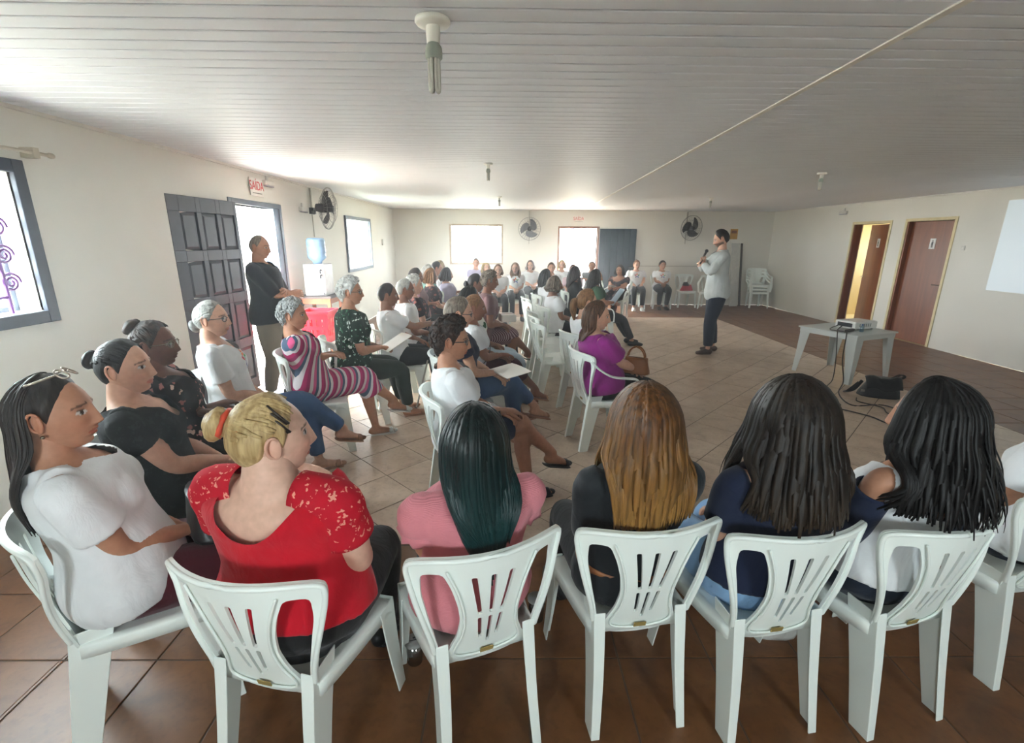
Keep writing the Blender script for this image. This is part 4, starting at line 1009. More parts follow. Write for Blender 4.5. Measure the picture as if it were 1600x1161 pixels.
def logo(info, V, Q, s=1.0, cx=0.0, ch=.345, cols=None):
    """ring of little coloured figures printed on the chest"""
    bvh = BVHTree.FromPolygons([tuple(p) for p in V], [tuple(q) for q in Q]); T = info['T']
    cols = cols or [(206, 32, 52), (238, 120, 40), (58, 150, 70), (40, 110, 190), (96, 50, 130)]
    root = info['root']; o = None
    for k, c in enumerate(cols):
        a = 2*math.pi*k/len(cols)+.3; g = G()
        def put(poly):
            pts = []
            for (u, w) in poly:
                p = T(cx+u*s, .35, ch+w*s/.9); hit = bvh.ray_cast(Vector(p), Vector((0, -1, -.02)))[0]
                if hit is None: return
                pts.append((hit.x, hit.y+.0035, hit.z))
            n = len(pts); cc = np.mean(pts, 0); g.add(np.array(pts+[cc]), T=[(i, (i+1) % n, n) for i in range(n)])
        ca, sa = math.cos(a), math.sin(a)
        put([(ca*.052+.011*math.cos(t), sa*.052+.011*math.sin(t)) for t in np.linspace(0, 2*np.pi, 9)[:-1]])
        r0, r1 = .022, .040
        arc = np.linspace(a-.55, a+.55, 6); put([(r1*math.cos(t), r1*math.sin(t)) for t in arc]+[(r0*math.cos(t), r0*math.sin(t)) for t in arc[::-1]])
        if g.n:
            if o is None: o = obj('shirt_print', g, M('print_%d_%d_%d' % c, c, .7), info['shirt'])
            else: obj('shirt_print', g, M('print_%d_%d_%d' % c, c, .7), info['shirt'])
def P(key, who, extra, head, th, chair_group=CHG, arms_chair=False, dy=.03, dx=0.0, **k):
    i = person(key, who+' '+extra, head, th, **k); i['th'] = th
    if not k.get('stand'): seat_for(key, who, chair_group, dy, arms_chair, dx)
    return i
TEE = dict(sleeve=.62, nf=.045, nk=.012, nw=.085, loose=.006, flare=.016)
# --- front row
P('p1', 'person in white tee with sunglasses on top', 'at the left edge', (-1.42, 1.43, 1.17), 52, CHG_F, lod=0, lean=10, g=1.12, skin=TAN, hyaw=22, hpitch=2, hs=1.04, arms='lap',
  hair=dict(style='long', mat=H_DARK, len=.34, vol=.014, n=200, arc=(-72, 72), gather=.1, wave=.004, thick=.012, flare=.1, clear=.02), top=tp(WHITE, **dict(TEE, off=.016, loose=.02)), bottom=tr(MAROON), shoe=closed(SHB))
P('p2', 'person in scarlet scoop back top', 'seated in the front row', (-.685, 1.30, 1.145), 12, CHG_F, lod=0, lean=1, g=1.36, skin=PALE, hyaw=42, hpitch=2, hs=1.07, fat=.8, neck=-.035, arms='thigh', legs=((-.11, .42), (.06, .45), None),
  hair=dict(style='bun', mat=H_BLOND, bun=(-.048, -.112, .055), br=.047, thick=.013), top=tp(RED, sleeve=0, nf=.10, nk=.14, nw=.155, off=.014, hem=.015), bottom=tr(BLACK, off=.014), shoe=closed(SHB))
P('p3', 'person in pink ruffle sleeve top', 'seated in the front row', (-.095, 1.35, 1.105), -21, CHG_F, lod=0, legs=((.06, .46), (.24, .42), None), lean=10, g=1.10, skin=TAN, hyaw=32, hpitch=-4, hs=1.02,
  hair=dict(style='long', mat=H_TEAL, len=.40, vol=.016, n=320, arc=(-128, 128), gather=.70, flare=.05, wave=.002, thick=.013, swing=(.03, 0), side=.62), top=tp(PINK, sleeve=.22, flare=.012, nf=.05, nk=.02, nw=.09), bottom=tr(BLACK), shoe=closed(SHB))
P('p4', 'person in sheer black blouse', 'seated with a tan belt in the front row', (.455, 1.45, 1.13), -8, CHG_F, lod=0, lean=10, g=1.0, skin=LT, hyaw=12, hpitch=-6, hs=1.05,
  hair=dict(style='long', mat=H_HONEY, len=.30, vol=.026, wid=.015, n=320, arc=(-128, 128), gather=.12, flare=.16, wave=.007, wf=5, thick=.016, side=.8), top=tp(SHEER, sleeve=1.6, flare=.02, nf=.05, nk=.015, nw=.08, off=.018, hem=-.09), bottom=tr(BLACK), shoe=closed(SHB))
P('p5', 'person in navy top and pale jeans', 'seated in the front row', (.92, 1.42, 1.155), -9, CHG_F, lod=0, lean=10, g=1.02, skin=LT, hyaw=18, hpitch=-6, hs=1.08,
  hair=dict(style='long', mat=H_P5, len=.255, vol=.030, wid=.015, n=330, arc=(-132, 132), gather=-.18, flare=.22, wave=.007, wf=4, thick=.018, side=.95), top=tp(NAVYC, sleeve=.7, nf=.05, nk=.012, nw=.08, hem=.0), bottom=tr(LJEANS), shoe=closed(SHB))
P('p6', 'person in white open back top', 'looking left at the right side', (1.41, 1.46, 1.145), -13, CHG_F, lod=0, lean=9, g=1.02, skin=TAN, hyaw=-28, hpitch=-2, hs=1.06,
  hair=dict(style='long', mat=H_BLACK, len=.28, vol=.026, wid=.013, n=300, arc=(-124, 124), gather=-.28, flare=.24, wave=.014, wf=5, thick=.016, side=.9), top=tp(WHITE, sleeve=0, nf=.10, nk=.16, nw=.15, hem=-.02), bottom=tr(DJEANS), shoe=closed(SHB))
P('p7', 'person in white shirt cut by the right edge', 'seated in the front row', (2.20, 1.68, 1.12), -10, CHG_F, dx=-.14, lod=1, lean=8, skin=TAN, hair=dict(style='short', mat=H_BLACK, thick=.014), top=tp(WHITE, **TEE), bottom=tr(DJEANS), shoe=closed(SHB))
# --- row along the left wall, near to far
P('p8', 'person in plain black top', 'leaning forward beside the sunglasses wearer', (-1.62, 1.98, 1.17), 62, lod=0, lean=6, g=1.16, skin=LT, hyaw=20, hpitch=3, arms='knee',
  hair=dict(style='bun', mat=H_BLACK, bun=(0, -.120, .048), br=.040, thick=.012), top=tp(FL_BLK, sleeve=.45, nf=.12, nk=.03, nw=.11), bottom=tr(BLACK), shoe=closed(SHB))
P('p9', 'person in black and pink floral blouse', 'with glasses and folded arms', (-1.82, 2.44, 1.17), 66, lod=0, lean=6, g=1.18, skin=DRK, hyaw=14, hpitch=2, arms='cross', glasses=GOLD,
  hair=dict(style='bun', mat=H_CURL, bun=(0, -.082, .098), br=.048, thick=.014, lump=.6), top=tp(FL_PINK, sleeve=.6, nf=.08, nk=.02, nw=.09), bottom=tr(BLACK), shoe=closed(SHB))
P('p10', 'person in printed white tee and glasses', 'legs crossed before the dark door', (-1.90, 3.08, 1.20), 68, lod=0, lean=8, g=1.05, skin=LT, hyaw=16, hpitch=2, arms='lap', legs='crossR', glasses=DKF,
  hair=dict(style='bun', mat=H_GREYS, bun=(0, -.112, -.038), br=.042, thick=.010, bmat=H_GREY), top=tp(WHITE, **dict(TEE, nf=.08, nw=.10, after=lambda i, V, Q: logo(i, V, Q, 1.05, .02, .33))), bottom=tr(JEANS), shoe=flat(SHT))
P('p11', 'person in magenta striped dress', 'with folded arms and crossed legs', (-1.66, 3.72, 1.13), 66, lod=0, lean=12, g=1.10, skin=TAN, hyaw=20, hpitch=0, arms='cross', legs='crossR',
  hair=dict(style='curly', mat=H_GREY, thick=.022, lump=.6, cr=.012), top=tp(STR_PINK, sleeve=.5, nf=.10, nk=.03, nw=.11, name='dress_top'), bottom=sk(STR_PINK, 1.35), shoe=flat(SHW))
P('p12', 'person in green floral blouse', 'holding a white paper', (-1.40, 4.35, 1.24), 60, lod=0, lean=-4, g=1.18, skin=TAN, hyaw=26, hpitch=-2, arms='paper', glasses=DKF,
  hair=dict(style='curly', mat=H_WHITE, thick=.030, lump=.5, cr=.013), top=tp(FL_GREEN, sleeve=.75, nf=.05, nk=.015, nw=.085, hem=-.09, loose=.02), bottom=tr(cloth('dark_green_cloth', (40, 52, 44))), shoe=flat(SHT))
P('p13', 'person in white shirt holding a cane', 'in the left wall row', (-1.20, 4.88, 1.155), 66, lod=1, lean=6, g=1.02, skin=BRN, male=True, hyaw=10, hpitch=-4, arms='reach',
  hair=dict(style='short', mat=H_DARK, thick=.010), top=tp(WHITE, **TEE), bottom=tr(BLACK), shoe=closed(SHB))
P('p14', 'person in white shirt beyond the cane holder', 'in the left wall row', (-1.13, 5.40, 1.16), 66, lod=1, lean=4, g=1.02, skin=BRN, male=True, hyaw=8, hpitch=-4, glasses=GOLD,
  hair=dict(style='short', mat=H_GREYS, thick=.010), top=tp(WHITE, **TEE), bottom=tr(BLACK), shoe=closed(SHB))
P('p15', 'person in dark print top with pink strap', 'in the left wall row', (-1.13, 5.93, 1.16), 66, lod=1, lean=6, g=1.08, skin=LT, hyaw=8, hair=dict(style='curly', mat=H_WHITE, thick=.022, lump=.5), top=tp(FL_DARK, **TEE), bottom=tr(BLACK), shoe=closed(SHB))
rowL = [('p16', 'person in reddish top', 'with folded arms in the wall row', (-1.30, 7.0, 1.18), H_DARK, 'short', MAUVE, BRN), ('p17', 'person in sea green top', 'in the wall row', (-1.28, 8.0, 1.18), H_GREYS, 'curly', cloth('sea_green', (110, 150, 140)), LT),
        ('p17b', 'person in grey print top', 'in the wall row', (-1.16, 7.50, 1.15), H_LBR, 'bob', FL_DARK, LT), ('p18', 'person in pale tee near the left corner', 'with legs crossed', (-1.30, 9.15, 1.18), H_DARK, 'short', WHITE, TAN),
        ('p19', 'person in lilac top with folded arms', 'in the wall row', (-1.05, 8.58, 1.10), H_DARK, 'bob', LILAC, TAN), ('p19b', 'person in pale blue top', 'farthest along the left wall', (-1.32, 9.75, 1.17), H_BLOND, 'bob', PALEB, LT)]
for k, who, ex, hd, hm, hst, tm, skn in rowL:
    P(k, who, ex, hd, 68, lod=2, lean=6, g=1.06, skin=skn, hyaw=10, arms='cross' if k in ('p19', 'p16') else 'lap', legs='crossR' if k in ('p18', 'p17') else 'down',
      hair=dict(style=hst, mat=hm, thick=.018, len=.10, n=40, vol=.012, **(dict(lump=.5) if hst == 'curly' else {})), top=tp(tm, **TEE), bottom=tr(BLACK if k != 'p19b' else JEANS), shoe=closed(SHB))
# --- second column
P('p20', 'person in white tee and black mules', 'sitting with crossed bare legs', (-.315, 2.72, 1.14), 74, dy=.065, lod=0, lean=5, g=1.04, skin=TAN, hyaw=14, hpitch=-4, arms='knee', legs='crossR',
  hair=dict(style='curly', mat=H_CURL, thick=.028, lump=.5, up=.35, cr=.011), top=tp(WHITE, **dict(TEE, after=lambda i, V, Q: logo(i, V, Q, .95, -.02, .33))), bottom=tr(NAVYC, length=.80, name_='x'), shoe=flat(SHB), glasses=DKF)
P('p21', 'person in navy top with a white folder', 'in blue jeans, legs crossed', (-.36, 3.70, 1.15), 76, lod=1, lean=2, g=1.05, skin=LT, hyaw=10, hpitch=-6, arms='lapR', legs='crossR',
  hair=dict(style='short', mat=H_GREYBR, thick=.020, back=.6), top=tp(NAVYC, sleeve=.45, nf=.10, nk=.02, nw=.10), bottom=tr(JEANS, length=1.75), shoe=sandal(SHT), glasses=DKF)
P('p22', 'person in white tee and maroon trousers', 'with a dark purse strap across', (-.28, 4.22, 1.12), 76, lod=1, lean=-4, g=1.04, skin=BRN, hyaw=8, hpitch=-6, arms='knee', legs='crossR',
  hair=dict(style='bun', mat=H_LBR, thick=.008, br=.025, bun=(0, -.12, .0)), top=tp(WHITE, **dict(TEE, after=lambda i, V, Q: logo(i, V, Q, .9, 0, .33, [(176, 20, 60), (150, 20, 70)]))), bottom=tr(MAROON, length=1.5), shoe=sandal(SHT))
P('p23', 'person in white and green leaf blouse', 'seated beyond the maroon trousers', (-.36, 4.82, 1.13), 76, lod=1, lean=6, g=1.08, skin=BRN, hyaw=6, arms='lap', hair=dict(style='bob', mat=H_BLACK, thick=.016, len=.14, vol=.014), top=tp(FL_WG, **TEE), bottom=tr(PALEB), shoe=sandal(SHT))
P('p25', 'person in mauve top and pinstripe skirt', 'leaning over a white parcel', (-.20, 5.85, 1.22), 76, lod=1, lean=-12, g=1.12, skin=BRN, hyaw=8, hpitch=-8, arms='knee', legs='crossR', hair=dict(style='curly', mat=H_GREYBR, thick=.020, lump=.4), top=tp(MAUVE, sleeve=.6, nf=.06, nk=.02, nw=.09), bottom=sk(STR_RED, 1.05), shoe=flat(SHN))
P('p24', 'person in dark navy top behind the mauve top', 'seated in the second column', (-.40, 6.35, 1.15), 76, lod=2, lean=4, g=1.05, skin=BRN, hyaw=8, hair=dict(style='bun', mat=H_BLACK, thick=.016, br=.05, bun=(0, -.12, -.02)), top=tp(NAVYC, **TEE), bottom=tr(BLACK), shoe=closed(SHB))
# --- third column (right of the aisle)
P('p44', 'person in purple top with a brown bag', 'in an armchair by the aisle', (.74, 3.84, 1.115), 76, arms_chair=True, lod=0, lean=9, g=1.20, skin=LT, hyaw=22, hpitch=-6, arms='lapR', legs='together',
  hair=dict(style='bob', mat=H_BROWN, thick=.014, len=.19, vol=.012, n=110, gather=.5, arc=(-85, 85), flare=.0), top=tp(PURPLE, sleeve=.7, nf=.05, nk=.015, nw=.085, loose=.02, flare=.03), bottom=tr(BLACK), shoe=closed(SHB))
P('p43', 'person in white shirt beside the purple top', 'with legs stretched out', (.79, 4.65, 1.12), 66, lod=1, lean=4, g=1.04, skin=LT, hyaw=16, hair=dict(style='pony', mat=H_LBR, thick=.018, up=.3), top=tp(WHITE, **TEE), bottom=tr(BLACK), shoe=closed(SHB), legs='out')
P('p36', 'person in white tee in the aisle row', 'seated past three empty chairs', (.66, 6.55, 1.115), 76, lod=1, lean=4, g=1.0, skin=BRN, hyaw=12, hair=dict(style='bob', mat=H_GREYBR, thick=.014, len=.08, vol=.01), top=tp(WHITE, **TEE), bottom=tr(BLACK), shoe=closed(SHB))
P('p35', 'person in white top farthest in the aisle row', 'seated past two empty chairs', (.66, 8.0, 1.12), 76, lod=2, lean=4, skin=TAN, hyaw=10, hair=dict(style='bob', mat=H_BLACK, thick=.016, len=.16, vol=.014, n=50), top=tp(WHITE, **TEE), bottom=tr(BLACK), shoe=closed(SHB))
P('p42', 'person in green top with paper sheets', 'in an armchair, legs stretched out', (1.46, 7.85, 1.13), 84, arms_chair=True, lod=1, lean=4, g=1.12, skin=TAN, hyaw=6, arms='paper', hair=dict(style='long', mat=H_DARK, thick=.014, len=.22, vol=.012, n=70), top=tp(GREEN, **TEE), bottom=tr(BLACK), shoe=closed(SHB), legs='out')
P('p41', 'person in a black jacket behind the green top', 'seated facing right', (1.22, 8.55, 1.14), 84, lod=2, lean=2, skin=TAN, hyaw=4, hair=dict(style='long', mat=H_DARK, thick=.016, len=.24, vol=.016, n=46), top=tp(BLACK, sleeve=1.6), bottom=tr(BLACK), shoe=closed(SHB))
# --- far rows facing the camera
def far(key, who, ex, hd, th, hair, tm, bm, skn=LT, **k):
    a = dict(lod=2, lean=5, g=1.02, skin=skn, hpitch=-2, hair=hair, top=tp(tm, **k.pop('tee', TEE)), bottom=tr(bm), shoe=closed(SHB)); a.update(k)
    return P(key, who, ex, hd, th, **a)
LG = lambda i, V, Q: logo(i, V, Q, 1.1, 0, .33)
far('p51', 'person in printed white tee by the blue door', 'hands on the thighs', (3.34, 12.45, 1.10), 184, dict(style='bun', mat=H_LBR, thick=.010, br=.02, bun=(0, -.03, .125)), WHITE, BLACK, tee=dict(TEE, after=LG), lod=1, g=1.10, arms='thigh', hyaw=-12, shoe=closed(SHW), male=False)
far('p52', 'person in printed white tee nearest the red bag', 'in black leggings', (4.02, 12.5, 1.09), 184, dict(style='short', mat=H_DARK, thick=.018), WHITE, BLACK, TAN, tee=dict(TEE, after=LG), lod=1, g=1.08, legs='crossR' if False else 'tuck', hyaw=-8)
far('p50', 'person in dark off shoulder print dress', 'writing, far centre', (2.52, 10.75, 1.06), 215, dict(style='bob', mat=H_DARK, thick=.018, len=.10, n=40, vol=.014), FL_DARK, FL_DARK, TAN, tee=dict(sleeve=.55, nf=.15, nk=.06, nw=.17), arms='paper', arms_chair=True, g=1.12)
far('p40', 'person in grey shirt before the far door', 'with folded arms', (2.06, 11.7, 1.10), 190, dict(style='short', mat=H_DARK, thick=.010), GREYC, DJEANS, TAN, arms='cross', male=True, arms_chair=True)
far('p39', 'person in pale pink shirt', 'before the far doorway', (1.42, 10.3, 1.08), 170, dict(style='short', mat=H_LBR, thick=.016), cloth('pale_pink', (222, 196, 204)), BLACK, LT, hyaw=30)
far('p38', 'person in white top and khaki trousers', 'before the left jamb of the far door', (1.37, 12.0, 1.11), 180, dict(style='bob', mat=H_BLOND, thick=.014, len=.08, n=40, vol=.01), WHITE, KHAKI, LT)
far('p37', 'person in white tee left of the far door', 'facing the camera', (1.02, 11.0, 1.09), 182, dict(style='short', mat=H_BROWN, thick=.018), WHITE, BLACK, LT)
far('p34', 'person in white tee under the middle fan', 'turned to the right', (.58, 11.75, 1.11), 165, dict(style='bob', mat=H_BROWN, thick=.016, len=.11, n=40, vol=.012), WHITE, BLACK, LT, hyaw=20)
far('p33', 'person in printed white tee by the far window', 'and black trousers', (.20, 10.85, 1.09), 176, dict(style='long', mat=H_LBR, thick=.014, len=.22, n=50, vol=.012, frontlim=-.9), WHITE, BLACK, LT, tee=dict(TEE, after=LG), lod=1, legs='down', hyaw=8)
far('p32', 'person in plain white top', 'below the right edge of the far window', (-.17, 10.15, 1.09), 175, dict(style='bob', mat=H_LBR, thick=.014, len=.10, n=40, vol=.012), WHITE, BLACK, LT)
far('p31', 'person in lilac top', 'below the middle of the far window', (-.47, 11.3, 1.07), 160, dict(style='bob', mat=H_BLOND, thick=.018, len=.12, n=40, vol=.014), LILAC, BLACK, LT)
far('p30', 'person in lilac shirt against the far wall', 'below the far window', (-.76, 12.3, 1.13), 172, dict(style='short', mat=H_BROWN, thick=.012), LILAC, DJEANS, TAN)
# --- standing: speaker and the man by the left door
CHAM = cloth('chambray_shirt', (194, 199, 197), fold=.5)
i = person('speaker', 'person in chambray shirt and dark jeans standing with a microphone', (3.20, 7.33, 1.735), -78, stand=.95, lod=0, lean=-2, g=1.12, skin=LT, male=True, hyaw=6, hpitch=-20, hs=1.06, beard=(.045, .028, .02),
  hair=dict(style='short', mat=H_DARK, thick=.016, up=.5, front=.3), top=tp(CHAM, sleeve=1.85, flare=.012, nf=.05, nk=.01, nw=.075, off=.020, hem=-.09, loose=.018), bottom=tr(DJEANS, off=.026), shoe=closed(SHBR),
  atgt=((-.02, .25, 1.36), (.05, .24, 1.42)), pole=(.9, -.1, -.6), ahand=.9, group='people standing')
i = person('guard', 'person in dark jacket with folded arms standing by the left door', (-2.50, 5.02, 1.615), 84, stand=.90, lod=1, lean=3, g=1.15, skin=TAN, male=True, hyaw=8, hpitch=-6,
  hair=dict(style='short', mat=H_GREYBR, thick=.006, recede=.03), top=tp(cloth('dark_jacket', (30, 34, 42)), sleeve=1.02, flare=.012, nf=.05, nk=.01, nw=.075, off=.024, hem=-.06, loose=.02), bottom=tr(KHAKI, off=.016), shoe=closed(SHB),
  atgt=((.09, .19, 1.18), (-.09, .225, 1.14)), pole=(1, -.2, -.5), group='people standing')
# scarlet lace sleeves, ruffles and loose sleeves that are pieces of their own
def extra_tube(key, name, mat, s, f0, f1, r0, r1, vox=.009, wavy=0.0):
    i = PEOPLE[key]; sh, el, wr = i['arm'][s]; T = i['T']; a0 = T(s*.09, -.012, .468)
    A = [a0, sh] if f0 < 0 else [sh*(1-f0)+el*f0]
    pts = crom(np.array(A+[sh*(1-f1*.5)+el*f1*.5, sh*(1-f1)+el*f1]), 5); g = G(); n = len(pts); g.tube(pts, np.linspace(r0, r1, n), 26, cap=False)
    V, Q, _ = g.arrays()
    if wavy:
        W = V.reshape(n, 26, 3); c = W.mean(1, keepdims=True); k = np.linspace(0, 1, n)[:, None, None]**2
        W[:] = c+(W-c)*(1+wavy*k*np.sin(np.arange(26)*2.4)[None, :, None]); V = W.reshape(-1, 3)
    o = obj(name, mesh_np(name, V, Q), mat, i['root']); m = o.modifiers.new('t', 'SOLIDIFY'); m.thickness = .003
for s in (-1, 1):
    extra_tube('p2', 'lace_sleeve', LACE, s, -1, .52, .066, .078)
    extra_tube('p3', 'ruffle', PINK, s, .08, .36, .050, .078, wavy=.10)
extra_tube('p6', 'sleeve', NAVYC, -1, .15, 1.0, .062, .056)
run_jobs()
# ------------------------------------------------------------------ empty chairs
EC = 'empty white plastic chairs'
for k, (x, y, th, lab) in enumerate([(.56, 5.20, 80, 'empty white chair just past the white shirt beside the purple top'), (.55, 5.66, 82, 'empty white chair second past the purple top in the aisle row'), (.55, 6.10, 80, 'empty white chair just before the white tee in the aisle row'),
        (.52, 7.05, 80, 'empty white chair just past the white tee in the aisle row'), (.52, 7.52, 80, 'empty white chair just before the farthest white top in the aisle row')]): chair(x, y, th, lab, EC)
chair(4.76, 12.74, 182, 'white chair with the red bag on its seat by the far wall', EC)
chair(5.28, 12.45, 205, 'empty white armchair beside the red bag chair', EC, True)
for k, nm in enumerate(('bottom', 'middle', 'top')): chair(6.66, 12.68+k*.012, 188, nm+' armchair of the white stack in the far right corner', 'stacked white armchairs', True, z=k*.085)
# leaning boards behind the speaker
for k, (x, w, c, lab) in enumerate([(6.12, .22, (206, 206, 200), 'pale folded board leaning on the far wall'), (6.30, .05, (60, 46, 38), 'dark edged narrow board beside the pale board')]):
    o = bevel(obj('leaning_board', G().box((-w/2, -.014, 0), (w/2, .014, 1.66)), M('board_%d' % k, c, .5)), .003); o.location = (x, 12.80+.03*k, 0.004); o.rotation_euler = (math.radians(-9), 0, math.radians(3)); tag(o, lab, 'board')
# ------------------------------------------------------------------ wall fans
CAGE = M('fan_cage_grey', (150, 150, 146), .4, metal=.4); FANB = M('fan_black', (34, 36, 40), .45); FANG = M('fan_blade_grey', (92, 96, 104), .5)
def fan(loc, normal, r, wall, label, dark=True):
    o = empty('wall_fan', loc); tag(o, label, 'fan', 'wall fans'); n = Vector(normal).normalized(); q = n.to_track_quat('Z', 'Y'); R = np.array(q.to_matrix())
    g = G(); a = np.linspace(0, 2*np.pi, 33)
    for dz in (.075, -.075):
        for f in ((1.0, .66, .33) if dz > 0 else (1.0, .62)):
            zz = dz*(1 if f < .99 else .12); g.tube(np.stack([r*f*np.cos(a), r*f*np.sin(a), np.full(33, zz*(1.15-f*.3))], 1)@R.T, np.full(33, .005 if f > .99 else .0028), 6)
    for k in range(24):
        b = 2*np.pi*k/24
        for dz in (.085, -.085): g.tube(np.array([(.05*math.cos(b), .05*math.sin(b), dz), (.6*r*math.cos(b), .6*r*math.sin(b), dz*.9), (r*math.cos(b), r*math.sin(b), dz*.1)])@R.T, np.full(3, .0018), 4)
    ssmooth(obj('cage', g, CAGE, o))
    for k in range(3):
        b0 = 2*np.pi*k/3+.5; P = []; rad = np.linspace(.05, r*.86, 9); V = []
        for i, rr in enumerate(rad):
            b = b0+.9*(i/8)**1.4; w = .035+.085*math.sin(math.pi*min(1, .15+i/9.5)); e = np.array([-math.sin(b), math.cos(b)]); c = np.array([math.cos(b), math.sin(b)])*rr
            V += [(c[0]-e[0]*w, c[1]-e[1]*w, -.016), (c[0]+e[0]*w, c[1]+e[1]*w, .016)]
        V = np.array(V); top = V+[0, 0, .002]; bot = V-[0, 0, .002]; g = G(); Q = [(2*i, 2*i+1, 2*i+3, 2*i+2) for i in range(8)]
        g.add(np.concatenate([top, bot])@R.T, Q+[(18+a_, 18+d_, 18+c_, 18+b_) for a_, b_, c_, d_ in Q]); obj('blade', g, FANB if dark else FANG, o)
    g = G(); g.lathe([(0, .10), (.04, .098), (.052, .07), (.052, 0), (.062, -.02), (.066, -.10), (.05, -.17), (0, -.18)], 18, R=R); ssmooth(obj('motor', g, FANB, o))
    m = np.array([0, 0, -.17])@R.T; w_ = np.array(wall)-np.array(loc)
    g = G(); g.tube(crom(np.array([m, m*.5+w_*.5+[0, 0, -.06], w_]), 6), np.full(13, .016), 8); g.box(w_-.045, w_+.045); obj('bracket', g, FANB, o)
    g = G(); g.box((w_[0]-.012, w_[1]-.012, w_[2]), (w_[0]+.012, w_[1]+.012, ZC-loc[2]-.03)); g.box((w_[0]-.006, w_[1]-.006, w_[2]-.38), (w_[0]+.006, w_[1]+.006, w_[2])); obj('conduit', g, M('conduit_grey', (176, 172, 160), .5), o)
fan((-2.62, 7.40, 2.12), (.75, .62, -.05), .29, (-2.955, 7.66, 2.10), 'wall fan above the water cooler on the left wall')
fan((.60, 12.86, 1.97), (0, -1, -.08), .285, (.60, 13.10, 1.97), 'wall fan between the far window and far door', False)
fan((4.80, 12.84, 2.02), (.25, -1, -.1), .31, (4.76, 13.10, 2.0), 'wall fan to the right of the blue door')
# ------------------------------------------------------------------ ceiling lamps
LB = M('lamp_base_white', (240, 238, 230), .45); LG_ = M('lamp_ballast_green_grey', (160, 168, 158), .5); LTB = M('lamp_tube_glass', (206, 204, 196), .2)
for k, (x, y, s, lab) in enumerate([(-.266, 1.98, 1.0, 'large compact fluorescent lamp on the near ceiling'), (-.19, 5.30, .72, 'small lamp on the ceiling straight ahead, second from camera'), (-.13, 9.24, .72, 'small ceiling lamp nearest the far window'), (3.60, 5.80, .78, 'ceiling lamp above the projector table'), (3.72, 9.15, .72, 'far ceiling lamp above and left of the speaker')]):
    o = empty('ceiling_lamp', (x, y, ZC)); tag(o, lab, 'lamp', 'ceiling lamps')
    ssmooth(obj('base_plate', G().lathe([(0, 0), (.062*s, 0), (.064*s, -.010), (.058*s, -.018), (.030*s, -.022), (0, -.022)], 28), LB, o))
    ssmooth(obj('socket', G().lathe([(.0245*s, -.018), (.0255*s, -.04*s), (.0235*s, -.075*s), (.0, -.076*s)], 20), LB, o))
    ssmooth(obj('ballast', G().lathe([(0, -.070*s), (.018*s, -.072*s), (.029*s, -.088*s), (.031*s, -.108*s), (.031*s, -.122*s), (.027*s, -.126*s), (0, -.126*s)], 20), LG_, o))
    for i in range(4):
        a = math.pi/4+i*math.pi/2; c = np.array([math.cos(a), math.sin(a), 0])*.0165*s; e = np.array([-math.sin(a), math.cos(a), 0])*.0065*s
        P_ = np.array([c+e+[0, 0, -.12*s], c+e+[0, 0, -.215*s], c+[0, 0, -.230*s], c-e+[0, 0, -.215*s], c-e+[0, 0, -.12*s]]); ssmooth(obj('tube', G().tube(crom(P_, 4), np.full(17, .0062*s), 8), LTB, o))
# ------------------------------------------------------------------ exit signs, emergency lights, switches
SIGNW = M('sign_plate_white', (232, 228, 220), .5); SIGNR = M('sign_red', (206, 40, 48), .5)
def exit_sign(loc, rz, w, h, label):
    o = empty('exit_sign', loc, rz); tag(o, label, 'sign', 'exit signs')
    bevel(obj('plate', G().box((-w/2, -.012, -h/2), (w/2, 0, h/2)), SIGNW, o), .003)
    cu = bpy.data.curves.new('lettering', 'FONT'); cu.body = 'SA\u00cdDA'; cu.align_x = 'CENTER'; cu.align_y = 'CENTER'; cu.size = h*.62; cu.extrude = .0012; cu.materials.append(SIGNR)
    tmp = bpy.data.objects.new('tmp_text', cu); C.objects.link(tmp); bpy.context.view_layer.update(); lm = bpy.data.meshes.new_from_object(tmp.evaluated_get(bpy.context.evaluated_depsgraph_get())); bpy.data.objects.remove(tmp); t = bpy.data.objects.new('lettering', lm); C.objects.link(t); t.parent = o; t.location = (0, -.0135, h*.06); t.rotation_euler = (math.pi/2, 0, 0); t.scale = (.95, 1.15, 1)
    obj('underline', G().box((-w*.36, -.0135, -h*.36), (w*.36, -.012, -h*.31)), M('sign_grey', (130, 128, 120), .6), o)
exit_sign((XL+.016, 6.04, 2.275), math.radians(90), .30, .20, 'red SAIDA exit sign above the left door')
exit_sign((1.90, YF-.004, 2.23), 0, .30, .17, 'red SAIDA exit sign above the far door')
EMW = M('emergency_white', (216, 214, 206), .4)
def emerg(loc, rz, label):
    o = empty('emergency_light', loc, rz); tag(o, label, 'light fixture', 'emergency lights'); bevel(obj('housing', G().box((-.11, -.05, -.035), (.11, 0, .02)), EMW, o), .008); obj('diffuser', G().box((-.10, -.046, -.05), (.10, -.008, -.036)), M('emergency_lens', (180, 180, 190), .2), o); obj('mount', G().box((-.02, -.02, .02), (.02, 0, .08)), EMW, o)
emerg((XL, 6.35, 2.36), math.radians(90), 'white emergency light beside the left exit sign'); emerg((XR, 10.43, 2.30), math.radians(-90), 'white emergency light on the right wall near the corner'); emerg((XL, 7.35, 2.11), math.radians(90), 'small box light behind the left wall fan')
for loc, rz, lab in (((XL, 11.9, 1.62), 90, 'white switch box on the left wall near the corner'), ((XR, 7.55, 1.62), -90, 'small white switch right of the closed brown door')):
    o = empty('wall_switch', loc, math.radians(rz)); tag(o, lab, 'switch', 'wall switches'); s_ = 1 if rz > 0 else .5
    bevel(obj('plate', G().box((-.06*s_, -.03*s_, -.07*s_), (.06*s_, 0, .07*s_)), EMW, o), .004); obj('rocker', G().box((-.02*s_, -.036*s_, -.03*s_), (.02*s_, -.03*s_, .03*s_)), SIGNW, o)
